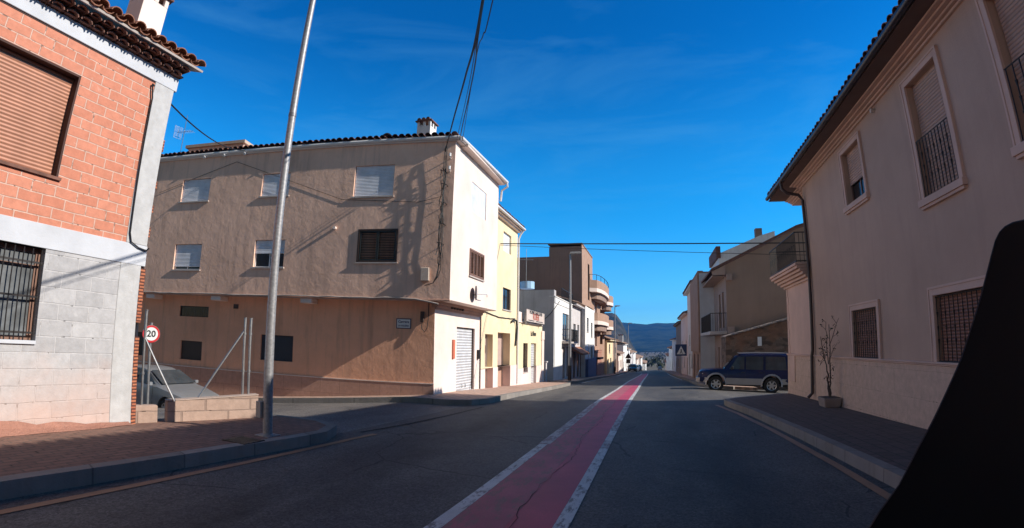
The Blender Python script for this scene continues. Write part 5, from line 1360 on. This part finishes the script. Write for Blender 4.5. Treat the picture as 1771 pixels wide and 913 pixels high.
def wheel(par, x, y, r, w, side, spokes=6):
    t = MB(); n = 28; prof_ = [(r*.62, -w/2), (r*.93, -w/2), (r, -w*.36), (r, w*.36), (r*.93, w/2), (r*.62, w/2)]
    for k in range(n):
        a = 2*pi*k/n
        for (rr, yy_) in prof_: t.v.append((x+cos(a)*rr, y+yy_, r+sin(a)*rr))
    P_ = len(prof_)
    for k in range(n):
        for j in range(P_):
            a = k*P_+j; b = k*P_+(j+1) % P_; c = ((k+1) % n)*P_+(j+1) % P_; d = ((k+1) % n)*P_+j; t.f.append((a, b, c, d))
    o = t.build('wheel', RUBBER, par, smooth=True)
    m = MB(); yo = y+side*w*.36
    for k in range(n):
        a = 2*pi*k/n; b = 2*pi*(k+1)/n
        m.quad((x+cos(a)*r*.64, yo+side*w*.12, r+sin(a)*r*.64), (x+cos(b)*r*.64, yo+side*w*.12, r+sin(b)*r*.64), (x+cos(b)*r*.54, yo+side*.0, r+sin(b)*r*.54), (x+cos(a)*r*.54, yo, r+sin(a)*r*.54))
    for k in range(spokes):
        a = 2*pi*k/spokes; c_, s_ = cos(a), sin(a); hw = r*.09
        pts = [(-hw*1.4, r*.08), (hw*1.4, r*.08), (hw, r*.57), (-hw, r*.57)]
        q = [(x+c_*p2+s_*p1, r+s_*p2-c_*p1) for p1, p2 in pts]
        m.hexa([(a_, yo-side*.02, b_) for a_, b_ in q]+[(a_, yo+side*.012, b_) for a_, b_ in q])
    m.tube([(x, yo-side*.02, r), (x, yo+side*.03, r)], r*.17, 12); m.build('rim', ALLOY, o)
    m = MB(); m.tube([(x, yo-side*.03, r), (x, yo-side*.025, r)], r*.6, 20); m.build('brake_disc', IRON, o)
    return o
def offroader():
    T = thing('offroad_car', 'dark blue and silver off-road car parked across the mouth of the side street', 'off-road car', (0, 0, 0))
    blue = plain('dark_blue_paint', (.008, .016, .075), .22, .1, var=.08); grey = plain('silver_grey_paint', (.34, .33, .34), .35, .3, var=.06)
    # car points to -X (front at x=-2.3)
    hw = .86
    def ring(zu, zs, zb, zt, wb=hw, wt=.70):   # underside, sill, belt, top
        return [(.0, zu), (wb*.80, zu), (wb*.97, zu+.05), (wb, zs), (wb*.995, (zs+zb)/2), (wb*.965, zb), (wt*1.0, zb+(zt-zb)*.55 if zt-zb > .1 else zt-.012), (wt*.97, zt-.03 if zt-zb > .1 else zt-.006), (wt*.85, zt), (0, zt+.012)]
    sec = []
    for x, zu, zb, zt, wb, wt in ((-2.30, .50, .86, .90, .70, .60), (-2.26, .45, .93, .97, .80, .70), (-2.12, .42, .99, 1.03, .84, .76), (-1.6, .40, 1.03, 1.09, .86, .80), (-1.18, .40, 1.05, 1.12, .86, .80),
                                  (-1.05, .40, 1.06, 1.14, .86, .78), (-.62, .40, 1.08, 1.66, .86, .70), (-.48, .40, 1.08, 1.78, .86, .69), (-.2, .40, 1.08, 1.83, .86, .69), (.6, .40, 1.08, 1.87, .86, .69), (1.5, .40, 1.08, 1.89, .86, .69), (2.05, .42, 1.08, 1.87, .86, .68), (2.18, .44, 1.08, 1.80, .85, .67), (2.30, .46, 1.06, 1.12, .83, .74), (2.33, .50, .95, 1.0, .80, .7)):
        sec.append((x, ring(zu, .62, zb, zt, wb, wt)))
    mb = car_body(T, sec, blue); o = mb.build('body', blue, T); cut_arches(o, [(-1.42, .40, .47), (1.30, .40, .47)], 1.2)
    # white roof
    m = MB(); m.hexa([(-.36, -.60, 1.84), (2.10, -.60, 1.87), (2.10, .60, 1.87), (-.36, .60, 1.84), (-.28, -.54, 1.875), (2.06, -.54, 1.925), (2.06, .54, 1.925), (-.28, .54, 1.875)]); m.build('roof', blue, T, bevel=.03, segs=2)
    for s in (-1, 1):
        m = MB(); m.tube([(-.35, s*.60, 1.90), (.6, s*.60, 1.945), (2.05, s*.60, 1.945)], .016, 6); m.build('roof_rail', grey, T)
        m = MB(); m.hexa([(2.10, s*.67, 1.80), (2.19, s*.67, 1.78), (2.33, s*.78, 1.12), (2.20, s*.80, 1.12), (2.10, s*.58, 1.86), (2.2, s*.58, 1.82), (2.34, s*.6, 1.12), (2.2, s*.6, 1.12)]); m.build('rear_pillar', plain('white_roof_paint', (.66, .66, .68), .4), T)
        # glass panes
        def pane(pts, nm_='window'):
            q = MB(); y0 = lambda z: s*(.86*.965+.008-(z-1.08)/(.75*.55+.001)*(.8299-.69) if z < 1.49 else .705)
            yv = lambda z: s*(.838-(min(z, 1.5)-1.08)/.42*(.838-.712))
            q.poly([(a, yv(b), b) for a, b in pts]); return q.build(nm_, GLASSR, T)
        pane([(-.80, 1.13), (-.06, 1.13), (-.06, 1.74), (-.38, 1.72)]); pane([(.02, 1.13), (.86, 1.13), (.86, 1.76), (.02, 1.75)]); pane([(.98, 1.13), (2.02, 1.13), (1.93, 1.76), (.98, 1.76)])
        # silver lower cladding and arch flares
        q = MB(); y = s*.868
        q.hexa([(-.93, s*.80, .38), (.83, s*.80, .38), (.83, y, .38), (-.93, y, .38), (-.93, s*.80, .70), (.83, s*.80, .70), (.83, y+s*.01, .70), (-.93, y+s*.01, .70)])
        q.hexa([(1.77, s*.80, .42), (2.3, s*.78, .46), (2.3, s*.82, .46), (1.77, y, .42), (1.77, s*.80, .70), (2.3, s*.78, .70), (2.3, s*.84, .70), (1.77, y+s*.01, .70)])
        q.hexa([(-2.28, s*.70, .46), (-1.89, s*.80, .42), (-1.89, y, .42), (-2.28, s*.74, .46), (-2.28, s*.70, .68), (-1.89, s*.80, .70), (-1.89, y+s*.01, .70), (-2.28, s*.75, .68)])
        q.build('side_cladding', grey, T, bevel=.012)
        for wx in (-1.42, 1.30):
            q = MB(); K2 = 14
            for k in range(K2):
                a0 = radians(-8+196*k/K2); a1 = radians(-8+196*(k+1)/K2)
                for (p, q_) in ((a0, a1),):
                    A_ = lambda a, r_, yy_: (wx+cos(a)*r_, yy_, .40+sin(a)*r_)
                    q.hexa([A_(p, .46, s*.80), A_(q_, .46, s*.80), A_(q_, .46, s*.905), A_(p, .46, s*.905), A_(p, .54, s*.80), A_(q_, .54, s*.80), A_(q_, .54, s*.875), A_(p, .54, s*.875)])
            q.build('wheel_arch_flare', grey, T)
        q = MB(); q.hexa([(-.72, s*.86, 1.10), (-.60, s*.86, 1.10), (-.60, s*1.02, 1.12), (-.72, s*1.02, 1.12), (-.70, s*.86, 1.26), (-.60, s*.86, 1.26), (-.60, s*1.02, 1.27), (-.70, s*1.02, 1.27)]); q.build('wing_mirror', IRON, T, bevel=.02)
        q = MB()
        for hx in (-.12, .76): q.box(hx-.09, hx+.09, s*.855-.012, s*.855+.012, .97, 1.0)
        q.build('door_handle', IRON, T)
        q = MB()
        for dx in (-.86, -.01, .92): q.box(dx-.005, dx+.005, s*.862-.003, s*.862+.003, .71, 1.08)
        q.build('door_gap', IRON, T)
        q = MB(); q.hexa([(-2.31, s*.46, .70), (-2.2, s*.80, .72), (-2.18, s*.80, .90), (-2.30, s*.46, .90), (-2.27, s*.46, .71), (-2.1, s*.84, .73), (-2.08, s*.83, .90), (-2.26, s*.46, .89)]); q.build('headlight', CHROME, T)
        q = MB(); q.box(2.28, 2.35, s*.62-.08, s*.62+.08, .75, 1.0); q.build('tail_light', REDP, T)
        for wx in (-1.42, 1.30): wheel(T, wx, s*.76, .385, .25, s, 6)
    m = MB(); m.hexa([(-2.42, -.72, .44), (-2.22, -.84, .42), (-2.22, .84, .42), (-2.42, .72, .44), (-2.42, -.72, .66), (-2.22, -.84, .68), (-2.22, .84, .68), (-2.42, .72, .66)]); m.build('front_bumper', grey, T, bevel=.03, segs=2)
    m = MB(); m.box(2.25, 2.44, -.82, .82, .46, .66); m.build('rear_bumper', grey, T, bevel=.03, segs=2)
    m = MB(); m.box(-2.335, -2.29, -.44, .44, .72, .90); m.build('radiator_grille', CHROME, T)
    m = MB(); m.poly([(-.99, -.70, 1.16), (-.99, .70, 1.16), (-.53, .62, 1.72), (-.53, -.62, 1.72)]); o = m.build('windscreen', GLASSR, T); o.location = (-.035, 0, .03)
    m = MB(); m.tube([(2.40, 0, 1.0), (2.58, 0, 1.0)], .36, 20); m.build('spare_wheel', RUBBER, T, bevel=.03)
    m = MB(); m.box(-2.0, 2.1, -.6, .6, .32, .42); m.build('chassis', IRON, T)
    return T
def hatch(label, paint_, loc, rz, scl, group=None, back=.0):
    T = thing('parked_car', label, 'car', (0, 0, 0), group); hw = .84
    def ring(zu, zb, zt, wb, wt):
        return [(0, zu), (wb*.8, zu), (wb*.97, zu+.05), (wb, .5), (wb*.99, (.5+zb)/2), (wb*.95, zb), (wt, zb+(zt-zb)*.6 if zt-zb > .1 else zt-.014), (wt*.95, zt-.03 if zt-zb > .1 else zt-.007), (wt*.8, zt), (0, zt+.012)]
    sec = [(x, ring(zu, zb, zt, wb, wt)) for x, zu, zb, zt, wb, wt in ((2.02, .30, .52, .56, .55, .46), (1.97, .24, .62, .66, .70, .56), (1.8, .2, .70, .74, .79, .66), (1.3, .18, .81, .86, .84, .72), (.95, .18, .87, .92, .85, .74),
        (.80, .18, .90, .96, .85, .72), (.10, .18, .92, 1.33, .85, .60), (-.15, .18, .92, 1.40, .85, .59), (-.7, .18, .93, 1.43, .85, .59), (-1.3, .18, .94, 1.40, .84, .58), (-1.62, .2, .94, 1.30, .83, .57), (-1.92, .24, .92, .98, .80, .66), (-2.02, .3, .7, .74, .74, .6))]
    o = car_body(T, sec, paint_).build('body', paint_, T); cut_arches(o, [(1.22, .30, .36), (-1.25, .30, .36)], 1.2)
    for s in (-1, 1):
        def pane(pts):
            q = MB(); yv = lambda z: s*(.815-(min(z, 1.22)-.93)/.29*(.815-.612)); q.poly([(a, yv(b), b) for a, b in pts]); return q.build('window', GLASSR, T)
        pane([(.70, .97), (.12, 1.30), (-.25, 1.35), (-.25, .97)]); pane([(-.33, .97), (-.33, 1.36), (-1.1, 1.36), (-1.5, 1.2), (-1.6, .98)])
        q = MB(); q.hexa([(1.93, s*.42, .53), (1.80, s*.76, .56), (1.72, s*.80, .66), (1.90, s*.42, .64), (1.99, s*.42, .54), (1.86, s*.76, .57), (1.80, s*.78, .68), (1.95, s*.42, .655)]); q.build('headlight', CHROME, T)
        q = MB(); q.box(-1.99, -1.93, s*.66-.1, s*.66+.1, .75, .92); q.build('tail_light', REDP, T)
        q = MB(); q.box(.52, .64, min(s*.84, s*.98), max(s*.84, s*.98), .93, 1.04); q.build('wing_mirror', paint_, T, bevel=.02)
        for wx in (1.22, -1.25): wheel(T, wx, s*.74, .30, .19, s, 7)
        q = MB()
        for dx in (.62, -.28, -1.1): q.box(dx-.005, dx+.005, s*.846-.003, s*.846+.003, .32, .90)
        q.build('door_gap', IRON, T)
    m = MB(); m.poly([(.86, -.66, .97), (.86, .66, .97), (.14, .55, 1.325), (.14, -.55, 1.325)]); o = m.build('windscreen', GLASSR, T); o.location = (.02, 0, .022)
    m = MB(); m.poly([(-1.90, -.6, 1.0), (-1.90, .6, 1.0), (-1.64, .52, 1.28), (-1.64, -.52, 1.28)]); o = m.build('rear_window', GLASSR, T); o.location = (-.03, 0, .01)
    m = MB(); m.hexa([(1.9, -.68, .26), (2.05, -.5, .28), (2.05, .5, .28), (1.9, .68, .26), (1.9, -.68, .47), (2.07, -.5, .46), (2.07, .5, .46), (1.9, .68, .47)]); m.build('front_bumper', paint_, T, bevel=.02)
    m = MB(); m.box(1.98, 2.03, -.36, -.02, .53, .61); m.box(1.98, 2.03, .02, .36, .53, .61); m.build('radiator_grille', IRON, T)
    m = MB(); m.box(2.055, 2.08, -.24, .24, .32, .42); m.build('number_plate', WHP, T)
    T.location = loc; T.rotation_euler = (0, 0, rz); T.scale = (scl,)*3
    return T
SV = offroader()
SV.location = (4.14, 23.6, gz(4.1, 23.4)-.03); SV.rotation_euler = (0, radians(2.5), radians(-6)); SV.scale = (.90,)*3
silver = plain('silver_paint', (.24, .25, .27), .3, .25, var=.05)
hatch('silver hatchback parked in the side street behind the low block wall', silver, (-12.1, 8.9, gz(-11.3, 9)-.24), radians(2), .84)
hatch('black hatchback parked first in line on the far left kerb', plain('black_paint', (.012, .013, .016), .25), (-3.75, 95, gz(-4, 95)), radians(-90), 1.0, 'cars parked on the far left kerb')
hatch('white car parked behind the black hatchback on the far left kerb', plain('white_paint', (.6, .62, .65), .3), (-3.6, 107, gz(-4, 107)), radians(-90), 1.0, 'cars parked on the far left kerb')
hatch('dark blue car parked behind the white car on the far left kerb', plain('navy_paint', (.02, .03, .07), .3), (-3.3, 118, gz(-4, 118)), radians(-90), 1.0, 'cars parked on the far left kerb')
hatch('small dark car driving far down the middle of the street', plain('dark_paint', (.03, .03, .035), .3), (3.0, 215, gz(3, 215)), radians(-90), 1.1)

# ================================================================== WIRES
def wire(pts, r, label, name='overhead_cable', sag=0, group=None):
    P_ = [Vector(p) for p in pts]; out = []
    Q_ = [P_[0]*2-P_[1]]+P_+[P_[-1]*2-P_[-2]]
    for k in range(1, len(Q_)-2):
        p0, p1, p2, p3 = Q_[k-1:k+3]
        for i in range(16):
            t = i/16; q = .5*((2*p1)+(p2-p0)*t+(2*p0-5*p1+4*p2-p3)*t*t+(3*p1-p0-3*p2+p3)*t**3)
            q.z -= sag*4*t*(1-t); out.append(tuple(q))
    out.append(tuple(P_[-1])); m = MB(); m.tube(out, r, 6)
    return single(m, name, CABLE, label, 'cable', tuple(P_[0]), group)
cc = H0U+d0*-.28+nS*.10
g1 = 'cables from the tan house corner over the street'
wire([(-5.58, 12.5, 6.72), (-4.37, 10.2, 6.63), (-3.08, 7.6, 6.09), (-1.67, 4.5, 5.13), (1.0, -1.8, 4.2), (4.1, -8, 5.1)], .017, 'thick black cable passing in front of the brown side wall, leftmost of those overhead', group=g1)
wire([(-5.27, 12.6, 7.17), (-3.73, 9.3, 6.56), (-2.68, 6.9, 5.86), (-1.68, 4.5, 5.11), (1.0, -1.7, 4.25), (4.1, -7.9, 5.2)], .007, 'thin cable between the two thicker overhead cables', group=g1)
wire([(-5.23, 12.7, 7.14), (-4.47, 11.0, 6.77), (-3.38, 8.6, 6.29), (-2.6, 6.8, 5.80), (-1.66, 4.5, 5.14), (1.1, -1.7, 4.2), (4.1, -7.7, 5.2)], .012, 'black cable reaching the very roof corner of the tan house', group=g1)
wire([(-5.15, 12.72, 7.1), (-2.6, 6.8, 5.82), (-2.01, 5.5, 5.38), (-1.55, 4.5, 5.1), (1.2, -1.6, 4.2), (4.1, -7.5, 5.3)], .007, 'thin cable on the right side of the overhead bunch', group=g1)
g2 = 'cables crossing the street from the yellow house'
wire([(-5.96, 19.25, 5.36), (5.1, 16.4, 4.45)], .020, 'upper thick cable crossing the street level with the balcony railing', sag=.03, group=g2)
wire([(-5.96, 19.25, 5.30), (5.1, 16.4, 4.05)], .009, 'lower thin cable crossing the street below the thick one', sag=.05, group=g2)
q = FSU.p(6.7, .1, 7.25)
wire([(-6.56, 4.0, 4.8), q], .014, 'black cable slung from the brick house pillar to the tan house gutter', sag=.28)

# dark housing at the edge of the windscreen --------------------------------
HP = [(0.575, 0.665, 1.505), (0.544, 0.6563, 1.5021), (0.5115, 0.648, 1.4961), (0.4908, 0.6428, 1.4922), (0.4757, 0.6394, 1.4864), (0.4648, 0.6376, 1.4787), (0.4558, 0.637, 1.4668), (0.4479, 0.6377, 1.4485), (0.438, 0.6391, 1.4231), (0.4257, 0.641, 1.3908), (0.4123, 0.6425, 1.3589), (0.3963, 0.6443, 1.32), (0.3775, 0.6448, 1.2851), (0.3565, 0.6451, 1.2467), (0.3355, 0.6449, 1.212), (0.3124, 0.6457, 1.1676), (0.2879, 0.6437, 1.1372), (0.2673, 0.6436, 1.1027), (0.24, 0.6433, 1.05), (0.24, .64, .98), (.72, .69, .98), (.74, .70, 1.46), (.70, .69, 1.50)]
m = MB(); n = len(HP); ex = Vector((.085, .10, -.004))
m.v = [tuple(p) for p in HP]+[tuple(Vector(p)+ex) for p in HP]
m.f = [tuple(range(n)), tuple(reversed(range(n, 2*n)))]+[(i, (i+1) % n, n+(i+1) % n, n+i) for i in range(n)]
HM = thing('dashboard_housing', 'matt black rounded plastic housing in the car, filling the lower right corner', 'car part', (.45, .68, 1.0))
m.build('housing', BLACKPL, HM, bevel=.006, segs=3, smooth=True)

# ------------------------------------------------------------------ every separate piece is a part of its own
SPLIT = {'brick_edging': 'brick_edging', 'beam_end': 0, 'cornice_holes': 'cornice_hole', 'handle': 0, 'corbel': 0, 'small_print': 'printed_line',
         'door_handle': 0, 'door_gap': 0, 'side_cladding': 0, 'radiator_grille': 0, 'lintel_trim': 'reveal_trim', 'quoins': 'quoin', 'parapet': 0,
         'cornice': 0, 'cement_pillar': 0, 'eave_board': 0, 'dish_bracket': 0, 'wall_cable': 0, 'insulator': 0, 'hood': 0, 'roof_vent': 0, 'plinth': 0, 'block_courses': 0}
def split_loose(o, nm):
    me = o.data; n = len(me.vertices); p = list(range(n))
    def f(a):
        while p[a] != a: p[a] = p[p[a]]; a = p[a]
        return a
    for e in me.edges:
        a, b = f(e.vertices[0]), f(e.vertices[1])
        if a != b: p[a] = b
    groups = {}
    for pl in me.polygons: groups.setdefault(f(pl.vertices[0]), []).append(pl.index)
    if len(groups) < 2: o.name = nm; return
    for gi, idx in enumerate(groups.values()):
        vs = {}; V = []; Fc = []
        for k in idx:
            f_ = []
            for v in me.polygons[k].vertices:
                if v not in vs: vs[v] = len(V); V.append(tuple(me.vertices[v].co))
                f_.append(vs[v])
            Fc.append(f_)
        m2 = bpy.data.meshes.new(nm); m2.from_pydata(V, [], Fc); m2.update(); m2.materials.append(me.materials[0])
        if gi == 0: o.data = m2; o.name = nm
        else:
            q = o.copy(); q.data = m2; q.name = nm; COL.objects.link(q)
for o in list(bpy.data.objects):
    b = o.name.split('.')[0]
    if o.type == 'MESH' and o.parent and b in SPLIT and not o.children: split_loose(o, SPLIT[b] or b)
for o in bpy.data.objects:
    if '_o' in o: del o['_o']
